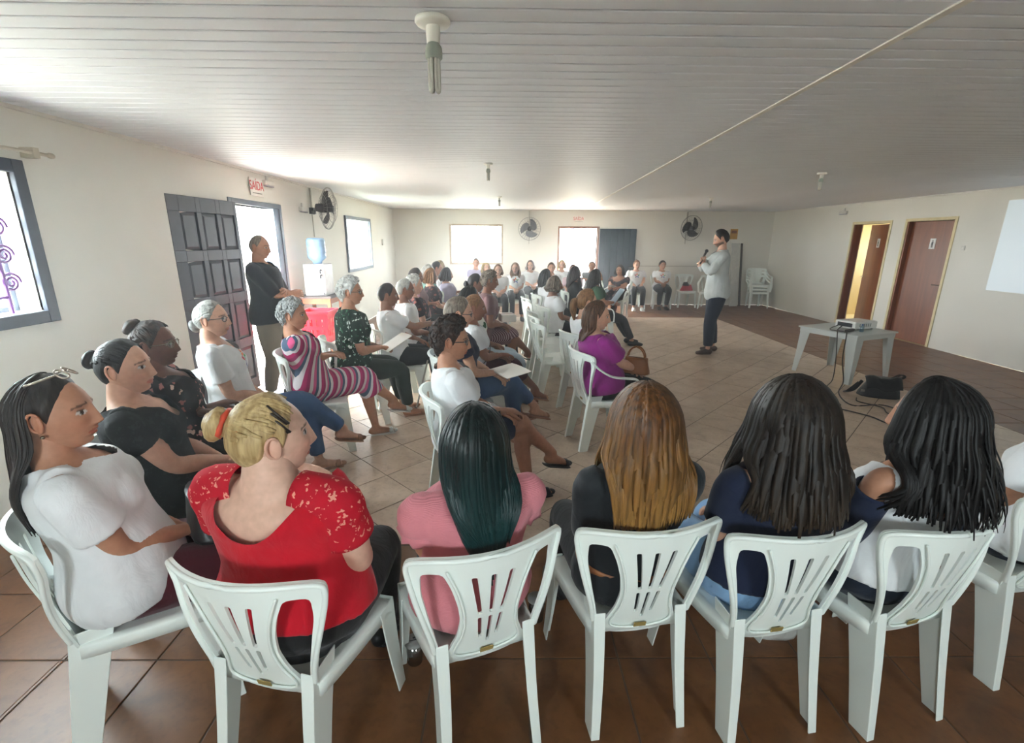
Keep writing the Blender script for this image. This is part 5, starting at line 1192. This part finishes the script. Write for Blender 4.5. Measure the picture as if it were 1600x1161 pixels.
o = empty('wall_poster', (6.06, YF-.002, 1.88)); tag(o, 'small yellow notice on the far wall behind the speaker', 'notice'); obj('sheet', G().box((-.10, -.004, -.13), (.10, 0, .13)), M('notice_yellow', (196, 150, 60), .7), o); obj('print', G().box((-.07, -.0055, .02), (.07, -.004, .09)), M('notice_print', (120, 60, 40), .7), o)
tag(obj('wall_conduit', G().box((3.55, YF-.022, 1.02), (6.0, YF-.001, 1.05)), M('conduit_cream', (204, 200, 190), .5)), 'thin cream cable duct along the far wall', 'conduit')
# ------------------------------------------------------------------ water cooler on its table, red basket
WD = wood('orange_wood', (150, 84, 46), (182, 108, 62), .5)
t = empty('wooden_table', (-2.70, 7.02, 0)); tag(t, 'small orange wooden table under the water cooler', 'table')
bevel(obj('tabletop', G().box((-.24, -.27, .88), (.24, .27, .91)), M('dark_cloth_top', (86, 78, 76), .7), t), .004)
bevel(obj('apron', wall_cells(G(), 1, -.24, .02, -.21, .21, .80, .88, []).box((-.21, .22, .80), (.21, .24, .88)).box((-.21, -.22, .80), (-.19, .22, .88)).box((.19, -.22, .80), (.21, .22, .88)), WD, t), .003)
for sx in (-1, 1):
    for sy in (-1, 1): bevel(obj('leg', G().box((sx*.20-.022, sy*.23-.022, 0), (sx*.20+.022, sy*.23+.022, .88)), WD, t), .003)
w = empty('water_cooler', (-2.70, 7.02, .911)); tag(w, 'white water cooler with a blue bottle on the wooden table', 'water cooler')
bevel(obj('body', G().box((-.15, -.17, 0), (.15, .16, .44)), M('cooler_white', (218, 216, 214), .4), w), .012)
obj('drip_tray', G().box((-.0, -.21, .02), (.13, -.17, .05)), M('cooler_grey', (120, 122, 126), .5), w)
for z in (.36, .29): obj('tap', G().tube([(.10, -.17, z), (.10, -.20, z), (.10, -.205, z-.04)], [.012]*3, 8), FANB, w)
bt = obj('bottle', G().lathe([(0, .43), (.06, .43), (.065, .47), (.125, .52), (.128, .56), (.122, .575), (.128, .59), (.128, .66), (.122, .675), (.128, .69), (.128, .76), (.11, .79), (0, .795)], 28), M('bottle_blue', (150, 186, 222), .12, spec=.6), w); ssmooth(bt)
b = empty('plastic_basket', (-2.42, 6.15, 0.0)); tag(b, 'red perforated plastic basket by the wooden table', 'basket')
BRD = M('basket_red', (226, 44, 66), .4)
g = G(); w0, w1, hh = .15, .18, .40
for i, (a, c) in enumerate((((-1, -1), (1, -1)), ((1, -1), (1, 1)), ((1, 1), (-1, 1)), ((-1, 1), (-1, -1)))):
    nn = 9; rows_ = 9
    for u in range(nn):
        for v in range(rows_):
            solid = (u % 2 == 0) or v in (0, 1, 4, 7, 8)
            if not solid: continue
            P_ = []
            for (du, dv) in ((0, 0), (1, 0), (1, 1), (0, 1)):
                s_ = (u+du)/nn; zz = (v+dv)/rows_*hh; ww = w0+(w1-w0)*zz/hh; P_.append(((a[0]+(c[0]-a[0])*s_)*ww, (a[1]+(c[1]-a[1])*s_)*ww, zz))
            g.add(P_, [(0, 1, 2, 3)])
g.add([(-w0, -w0, .004), (w0, -w0, .004), (w0, w0, .004), (-w0, w0, .004)], [(0, 1, 2, 3)])
o = obj('body', g, BRD, b); m = o.modifiers.new('t', 'SOLIDIFY'); m.thickness = .006
rim = wall_cells(G(), 1, -w1-.014, .02, -w1-.014, w1+.014, hh-.02, hh+.012, []).box((-w1-.014, w1-.006, hh-.02), (w1+.014, w1+.014, hh+.012)).box((-w1-.014, -w1, hh-.02), (-w1+.006, w1, hh+.012)).box((w1-.006, -w1, hh-.02), (w1+.014, w1, hh+.012))
bevel(obj('rim', rim, BRD, b), .004); b.location.z = .40
s = empty('stool', (-2.42, 6.15, 0)); tag(s, 'low white plastic stool under the red basket', 'stool'); bevel(obj('seat', G().box((-.17, -.17, .372), (.17, .17, .40)), CHM, s), .006)
for sx in (-1, 1):
    for sy in (-1, 1): bevel(obj('leg', G().box((sx*.14-.02, sy*.14-.02, 0), (sx*.14+.02, sy*.14+.02, .372)), CHM, s), .003)
# ------------------------------------------------------------------ projector table
tx, ty, tz, tr_ = 4.42, 6.05, .62, math.radians(22)
t = empty('plastic_table', (tx, ty, 0), tr_); tag(t, 'square white plastic table carrying the projector', 'table')
TBM = M('table_plastic', (206, 212, 210), .3, var=.02)
bevel(obj('tabletop', G().box((-.39, -.39, tz-.022), (.39, .39, tz)), TBM, t), .010, 3)
bevel(obj('apron', wall_cells(G(), 1, -.37, .012, -.37, .37, tz-.075, tz-.02, []).box((-.37, .358, tz-.075), (.37, .37, tz-.02)).box((-.37, -.36, tz-.075), (-.358, .36, tz-.02)).box((.358, -.36, tz-.075), (.37, .36, tz-.02)), TBM, t), .002)
for sx in (-1, 1):
    for sy in (-1, 1): soften(obj('leg', leg_mesh((sx*.365, sy*.365, tz-.02), (sx*.385, sy*.385, 0), sx, sy, .14, .06, .14, .06), TBM, t))
pj = empty('projector', (tx+.12, ty+.02, tz+.012), tr_+math.radians(-6)); tag(pj, 'white projector on the plastic table', 'projector')
PJW = M('projector_white', (236, 236, 232), .35, var=.02)
bevel(obj('housing', G().box((-.19, -.14, 0), (.19, .14, .095)), PJW, pj), .018, 4)
obj('lens', G().lathe([(0, .0), (.034, .0), (.034, .035), (.028, .036), (.026, .028), (0, .026)], 20, (.189, -.06, .05), roty(math.pi/2)), FANB, pj)
for k in range(6): obj('vent', G().box((-.12+k*.035, -.1412, .03), (-.10+k*.035, -.139, .07)), M('vent_grey', (150, 150, 148), .5), pj)
obj('port_panel', G().box((-.1915, -.10, .02), (-.189, .10, .07)), M('port_dark', (40, 42, 46), .5), pj)
for sx in (-1, 1): obj('foot', G().lathe([(0, -.012), (.012, -.012), (.012, .002), (0, .002)], 12, (sx*.15, -.1, 0)), FANB, pj)
CBL = M('cable_black', (34, 28, 26), .5)
def Lw(dx, dy, z): c, s_ = math.cos(tr_), math.sin(tr_); return (tx+dx*c-dy*s_, ty+dx*s_+dy*c, z)
def cable(pts, r, lab, m=CBL): tag(obj('cable', G().tube(crom(np.array(pts), 6), np.full((len(pts)-1)*6+1, r), 7).mesh('cable'), m), lab, 'cable', 'projector cables')
cable([Lw(-.07, .02, tz+.04), Lw(-.20, -.02, tz+.012), Lw(-.33, -.10, tz+.010), Lw(-.37, -.22, tz+.012), Lw(-.405, -.26, tz-.02), Lw(-.42, -.28, .30), Lw(-.42, -.34, .05), (3.85, 5.2, .012), (3.72, 4.80, .010), (4.03, 4.81, .010), (4.11, 4.69, .010), (4.14, 4.50, .010), (4.03, 4.27, .010)], .007, 'black cable hanging from the table corner to the floor, nearer strand')
cable([Lw(-.07, .05, tz+.05), Lw(-.22, .06, tz+.012), Lw(-.36, -.03, tz+.010), Lw(-.375, -.12, tz+.010), Lw(-.405, -.15, tz-.03), Lw(-.42, -.20, .28), Lw(-.44, -.22, .04), (3.80, 5.35, .012), (3.60, 4.80, .010)], .006, 'black cable looping off the table side, farther strand')
cable([(3.50, 4.70, .009), (3.67, 4.46, .009), (3.71, 4.25, .009), (3.93, 4.19, .009), (4.10, 4.15, .009), (4.35, 4.1, .009)], .007, 'black cable lying on the tiles towards the right side')
cable([(3.95, 5.05, .008), (3.88, 4.92, .008), (4.0, 4.74, .008), (3.92, 4.55, .008), (4.02, 4.42, .008), (3.98, 4.30, .008), (4.12, 4.26, .008)], .006, 'thin dark cable curling beside the black bag')
a = empty('power_adapter', Lw(-.20, -.16, tz+.001), tr_+.2); tag(a, 'black power adapter on the table beside the projector', 'adapter'); bevel(obj('brick', G().box((-.09, -.022, 0), (.09, .022, .03)), CBL, a), .006); obj('plug', G().box((.09, -.008, .008), (.13, .008, .022)), CBL, a)
a = empty('bottle', Lw(-.10, -.24, tz+.001)); tag(a, 'small clear water bottle lying near the projector', 'bottle'); ssmooth(obj('body', G().lathe([(0, 0), (.022, .002), (.022, .05), (.020, .055), (.022, .06), (.010, .085), (0, .086)], 16), glass('bottle_clear', (190, 220, 235), .05, .3), a)); obj('cap', G().lathe([(0, .085), (.011, .085), (.011, .098), (0, .099)], 12), M('cap_blue', (60, 110, 170), .4), a)
# black bag on the floor: sagging fabric box with a flap and strap
g = G(); bmv = []; BAGM = cloth('bag_black_nylon', (28, 27, 28), rough=.55)
def sack(w, d, h, seed, nu=20, nv=12, top=.55):
    V = []
    for j in range(nv+1):
        t_ = j/nv; zz = h*t_; k = (1-(1-top)*t_**1.3)
        for i in range(nu):
            a_ = 2*np.pi*i/nu; c_, s_ = math.cos(a_), math.sin(a_); q = (abs(c_)**3+abs(s_)**3)**(-1/3)
            n_ = noise.noise(Vector((c_*2+seed, s_*2, zz*12)))*.12; V.append((w*c_*q*k*(1+n_)+.03*t_*math.sin(seed), d*s_*q*k*(1-n_), zz+n_*.05*t_))
    i = np.arange(nv)[:, None]*nu; j = np.arange(nu)[None]; k = (j+1) % nu; Q = np.stack([i+j, i+k, i+nu+k, i+nu+j], -1).reshape(-1, 4); g = G()
    V = np.array(V); V = np.concatenate([V, [V[:nu].mean(0), V[-nu:].mean(0)]]); n0 = (nv+1)*nu
    g.add(V, Q, [(n0, (q+1) % nu, q) for q in range(nu)]+[(n0+1, nv*nu+q, nv*nu+(q+1) % nu) for q in range(nu)]); return g
b = empty('bag', (4.28, 5.16, 0.0), math.radians(-20)); tag(b, 'black laptop bag slumped on the tile floor', 'bag')
ssmooth(obj('body', sack(.20, .13, .21, 2.3, top=.62), BAGM, b))
g = G(); n_ = 10; V = [( -.17+.34*i/(n_-1), -.02-.12*j/5, .218-.02*j/5-.10*(j/5)**2+.02*math.sin(i*.9)) for j in range(6) for i in range(n_)]; g.add(V, [(j*n_+i, j*n_+i+1, (j+1)*n_+i+1, (j+1)*n_+i) for j in range(5) for i in range(n_-1)])
fl = ssmooth(obj('flap', g, BAGM, b)); fl.modifiers.new('t', 'SOLIDIFY').thickness = .008
ssmooth(obj('strap', G().tube(crom(np.array([(-.18, 0, .16), (-.26, -.04, .06), (-.34, -.02, .02), (-.28, .05, .015), (-.19, .06, .12)]), 6), np.tile([.018, .004], (25, 1)), 8), BAGM, b)); obj('buckle', G().box((-.02, -.005, -.012), (.02, .005, .012)), STEEL, b, (-.19, -.10, .07))
ssmooth(obj('handle', G().tube(crom(np.array([(.10, .02, .20), (.19, .05, .25), (.24, .07, .22), (.16, .06, .19)]), 6), np.tile([.014, .005], (19, 1)), 8), BAGM, b))
# ------------------------------------------------------------------ things held or set down
def wp(key, local): i = PEOPLE[key]; return i['base']+i['R2']@np.array(local, float)
def hw_(key, s, d=(0, .07, -.02)): i = PEOPLE[key]; sh, el, wr = i['arm'][s]; return i['base']+i['R2']@(wr+nrm(wr-el)*.08+np.array(d)*0)
def sheetp(name, loc, rz, w, h, tilt, label, mat, roll=0.0, th_=.004, cat='paper'):
    o = empty(name, loc); o.rotation_euler = (tilt, roll, rz); tag(o, label, cat); nx = 7
    V = [(-w/2+w*i/(nx-1), y, z+.006*math.sin(i/(nx-1)*math.pi)) for z in (0, th_) for y in (-h/2, h/2) for i in range(nx)]; Q = []
    for i in range(nx-1): Q += [(i, nx+i, nx+i+1, i+1), (2*nx+i, 2*nx+i+1, 3*nx+i+1, 3*nx+i), (i, i+1, 2*nx+i+1, 2*nx+i), (nx+i, 3*nx+i, 3*nx+i+1, nx+i+1)]
    obj('cover', G().add(V, Q+[(0, 2*nx, 3*nx, nx), (nx-1, 2*nx-1, 4*nx-1, 3*nx-1)]), mat, o)
    obj('inner_sheet', G().box((-w*.49, -h*.49, -.002), (w*.49, h*.49, -.0005)), M('paper_inner', (226, 224, 216), .8), o)
    return o
PAPER = M('paper_white', (234, 230, 222), .8, var=.02); PAPERB = M('paper_blueish', (176, 196, 212), .8, var=.03)
q = wp('p21', (.16, .36, .70)); sheetp('folder', tuple(q), -math.radians(60), .30, .22, .12, 'white folder on the lap of the person in navy and jeans', PAPER)
q = wp('p12', (.03, .42, .74)); sheetp('paper_sheet', tuple(q), -math.radians(50), .21, .29, .45, 'white paper held by the person in green floral blouse', PAPER)
q = wp('p42', (.02, .34, .80)); sheetp('paper_sheet', tuple(q), -math.radians(84), .24, .32, .95, 'bluish paper sheets held by the person in green top', PAPERB)
q = wp('p50', (.0, .30, .72)); sheetp('notebook', tuple(q), -math.radians(215), .18, .24, .3, 'small notebook of the person in dark off shoulder dress', PAPER, cat='notebook')
q = wp('p25', (.05, .34, .73)); b = empty('parcel', tuple(q), -math.radians(76)); tag(b, 'white parcel on the lap of the person in mauve', 'parcel'); bevel(obj('box', G().box((-.11, -.09, 0), (.11, .09, .09)), M('parcel_white', (222, 216, 206), .6), b), .012, 3); obj('band', G().box((-.015, -.092, -.001), (.015, .092, .0925)), M('parcel_band', (150, 120, 110), .6), b)
# cane
c0 = hw_('p13', 1); tip = np.array([-.92, 4.60, 0.0]); top_ = np.array([c0[0], c0[1], c0[2]+.02])
o = empty('walking_cane', tuple(tip)); tag(o, 'slim metal walking cane leaning to the person in white shirt', 'cane'); d = top_-tip
ssmooth(obj('shaft', G().tube([d*.02, d*.5, d], [.009, .009, .009], 10), M('cane_metal', (176, 172, 164), .3, metal=.2), o)); ssmooth(obj('handle', G().tube(crom(np.array([d, d+[.0, .02, .02], d+[-.06, .03, .02], d+[-.11, .02, 0]]), 4), np.full(13, .012), 8), FANB, o)); obj('rubber_tip', G().lathe([(0, 0), (.015, 0), (.013, .04), (0, .041)], 12), FANB, o)
# microphone
r_ = PEOPLE['speaker']; sh, el, wr = r_['arm'][1]; mb = r_['base']+r_['R2']@(wr+nrm(wr-el)*.06+np.array([-.035, .02, .0])); mo = empty('microphone', tuple(mb)); tag(mo, 'black handheld microphone raised to the speaker\'s mouth', 'microphone')
dm = nrm(np.array([.10, -.02, .26])); ssmooth(obj('handle', G().tube([-dm*.09, dm*.08], [.012, .017], 12), CBL, mo)); ssmooth(obj('grille_head', G().sphere(dm*.11, .026, 14, 10), M('mic_mesh', (60, 60, 64), .4, metal=.5), mo))
# purses
def purse(name, loc, rz, w, d, h, mat, label, seed=1.0, handle=True, top=.8):
    b = empty(name, loc, rz); tag(b, label, 'bag'); ssmooth(obj('body', sack(w, d, h, seed, top=top), mat, b))
    if handle:
        a_ = np.linspace(.15, np.pi-.15, 12)
        for yy in (-.4, .4): ssmooth(obj('handle', G().tube(np.stack([w*.65*np.cos(a_), np.full(12, d*yy), h*.96+h*.75*np.sin(a_)], 1), np.full(12, .006), 6), mat, b))
    obj('zip', G().box((-w*.6, -.004, h*1.0), (w*.6, .004, h*1.0+.006)), MATS['glasses_metal'], b); return b
BRL = M('leather_tan_brown', (150, 92, 44), .45, bump=.2); BKL = M('leather_black', (24, 23, 24), .35, bump=.2)
q = wp('p44', (.10, .27, .635)); purse('handbag', tuple(q), math.radians(-30), .11, .05, .13, BRL, 'tan brown handbag on the lap of the person in purple', 3.0)
q = wp('p1', (.02, .27, .625)); purse('handbag', tuple(q), math.radians(-50), .13, .07, .15, BKL, 'glossy black handbag on the lap of the sunglasses wearer', 5.0, False)
q = wp('p20', (.02, .20, .625)); purse('handbag', tuple(q), math.radians(-70), .11, .05, .09, BKL, 'small black purse on the lap of the person in black mules', 7.0, False)
purse('handbag', (4.76, 12.66, .434), math.radians(10), .17, .09, .15, M('bag_red', (196, 24, 52), .5), 'red bag on the empty white chair by the far wall', 9.0, False, .6)
o = empty('backpack', (4.72, 12.60, .565), .2); tag(o, 'small black pouch lying on the red bag', 'bag'); ssmooth(obj('body', sack(.09, .06, .09, 4.4, 14, 8), BKL, o)); obj('zip', G().box((-.05, -.003, .092), (.05, .003, .098)), STEEL, o)
# things under the front chairs
o = empty('tumbler', (-.375, 1.60, 0)); tag(o, 'clear lidded cup on the floor beside the pink top chair', 'cup'); o.rotation_euler = (0, 0, .3)
ssmooth(obj('cup', G().lathe([(0, 0), (.030, .001), (.037, .10), (.036, .10), (.030, .004), (0, .004)], 20), glass('cup_clear', (205, 205, 202), .1, .35), o)); ssmooth(obj('lid', G().lathe([(.040, .098), (.041, .106), (.035, .112), (0, .112)], 20), M('lid_grey', (150, 150, 146), .35), o)); obj('label_print', G().box((-.018, -.006, .112), (.018, -.002, .1128)).box((-.004, .004, .112), (.020, .012, .1128)), M('lid_print', (40, 40, 42), .5), o)
o = empty('bottle', (-.36, 1.80, 0)); tag(o, 'red drink bottle under the pink top chair', 'bottle'); ssmooth(obj('body', G().lathe([(0, 0), (.034, .003), (.036, .02), (.036, .17), (.028, .20), (0, .20)], 20), M('bottle_red', (216, 60, 70), .25), o)); ssmooth(obj('cap', G().lathe([(.028, .198), (.029, .225), (.02, .235), (0, .235)], 16), M('cap_pink', (232, 130, 130), .3), o))
o = empty('tumbler', (.145, 1.83, 0)); tag(o, 'clear cup on the floor between pink and black tops', 'cup'); ssmooth(obj('cup', G().lathe([(0, 0), (.032, .001), (.040, .11), (.039, .11), (.031, .004), (0, .004)], 20), MATS['cup_clear'], o)); ssmooth(obj('lid', G().lathe([(.042, .108), (.043, .116), (0, .118)], 20), MATS['lid_grey'], o))
b = empty('plastic_bag', (1.20, 1.80, 0)); tag(b, 'crumpled white plastic bag under the navy top chair', 'plastic bag'); ssmooth(obj('body', sack(.13, .10, .17, 6.1, top=.5), M('thin_white_plastic', (206, 206, 202), .3, bump=.8, bscale=25, bdist=.02), b)); ssmooth(obj('knot', sack(.03, .03, .06, 1.1, 10, 5), MATS['thin_white_plastic'], b, (0, 0, .165)))
# accessories worn
def acc(key, name, g, mat): return ssmooth(obj(name, g, mat, PEOPLE[key]['root']))
i = PEOPLE['p1']; a_ = np.linspace(0, 2*np.pi, 17); g = G()
hp = lambda u, v, o: i['hw']([[q[0, 0] for q in head_pts(np.array([math.radians(u)]), np.array([math.radians(v)]), off=o, face=False)]])[0]
for s_ in (-1, 1):
    g.tube(np.array([hp(s_*a, 62-.0022*a*a*.6, .030) for a in np.linspace(34, 100, 8)]), np.full(8, .0035), 6)
    g.tube(np.array([hp(s_*24+15*math.cos(a), 60+9*math.sin(a), .031) for a in a_]), np.full(17, .003), 6)
g.tube(np.array([hp(u, 62, .032) for u in (-10, 0, 10)]), np.full(3, .003), 6)
acc('p1', 'sunglasses', g, M('sunglass_frame', (190, 176, 160), .2, metal=.6))
for s_ in (-1, 1): acc('p1', 'earring', G().sphere(i['hw']([(s_*.078, -.004, -.045)])[0], .006, 8, 6), GOLD)
i = PEOPLE['p2']
for z0 in (.055, .020): acc('p2', 'hair_clip', G().tube(i['hw']([(.052, -.02+z0*.3, .075+z0*.6), (.075, .01, .052+z0*.7), (.083, .035, .02+z0*.7), (.079, .03, .018+z0*.7), (.07, .0, .055+z0*.65)]), np.full(5, .0035), 6), M('clip_dark', (58, 50, 44), .3, metal=.4))
a_ = np.linspace(0, 2*np.pi, 15); c_ = np.array([-.040, -.096, .052]); n_ = nrm(c_); e1 = nrm(np.cross(n_, (0, 0, 1))); e2 = np.cross(n_, e1)
acc('p2', 'hair_tie', G().tube(i['hw'](c_*1.05+np.outer(.036*np.cos(a_), e1)+np.outer(.036*np.sin(a_), e2)), .008+.003*np.sin(a_*5), 8), M('tie_orange_red', (206, 70, 40), .6))
i = PEOPLE['p4']; T = i['T']; a_ = np.linspace(0, 2*np.pi, 33); acc('p4', 'belt', G().tube(np.array([T(.190*math.cos(q), .140*math.sin(q), .085) for q in a_]), np.tile([.004, .016], (33, 1)), 6, ref=(1, 0, 0)), M('belt_tan', (150, 96, 56), .5))
i = PEOPLE['p22']; T = i['T']; acc('p22', 'purse_strap', G().tube(crom(np.array([T(-.10, .0, .50), T(-.06, .10, .42), T(.03, .155, .33), T(.12, .135, .20), T(.17, .06, .10)]), 5), np.tile([.012, .003], (21, 1)), 6), BKL)
i = PEOPLE['p15']; T = i['T']; acc('p15', 'purse_strap', G().tube(crom(np.array([T(-.10, .0, .50), T(-.06, .11, .42), T(.03, .165, .33), T(.12, .14, .20), T(.18, .06, .10)]), 5), np.tile([.012, .003], (21, 1)), 6), M('strap_pink', (206, 150, 140), .5))
# ------------------------------------------------------------------ thin haze volume added through the backlit hall
hz = obj('haze', G().box((XL+.02, YN+.02, .003), (XR-.02, YF-.02, ZC-.025)))
hm = bpy.data.materials.new('haze'); hm.use_nodes = True; nt = hm.node_tree; nt.nodes.clear()
ou = nt.nodes.new('ShaderNodeOutputMaterial'); vs = nt.nodes.new('ShaderNodeVolumeScatter'); vs.inputs['Density'].default_value = .020; vs.inputs['Anisotropy'].default_value = .55
nt.links.new(vs.outputs[0], ou.inputs['Volume']); hz.data.materials.append(hm); hz['kind'] = 'stuff'; hz['label'] = 'thin bright haze hanging in the backlit hall'; hz['category'] = 'haze'
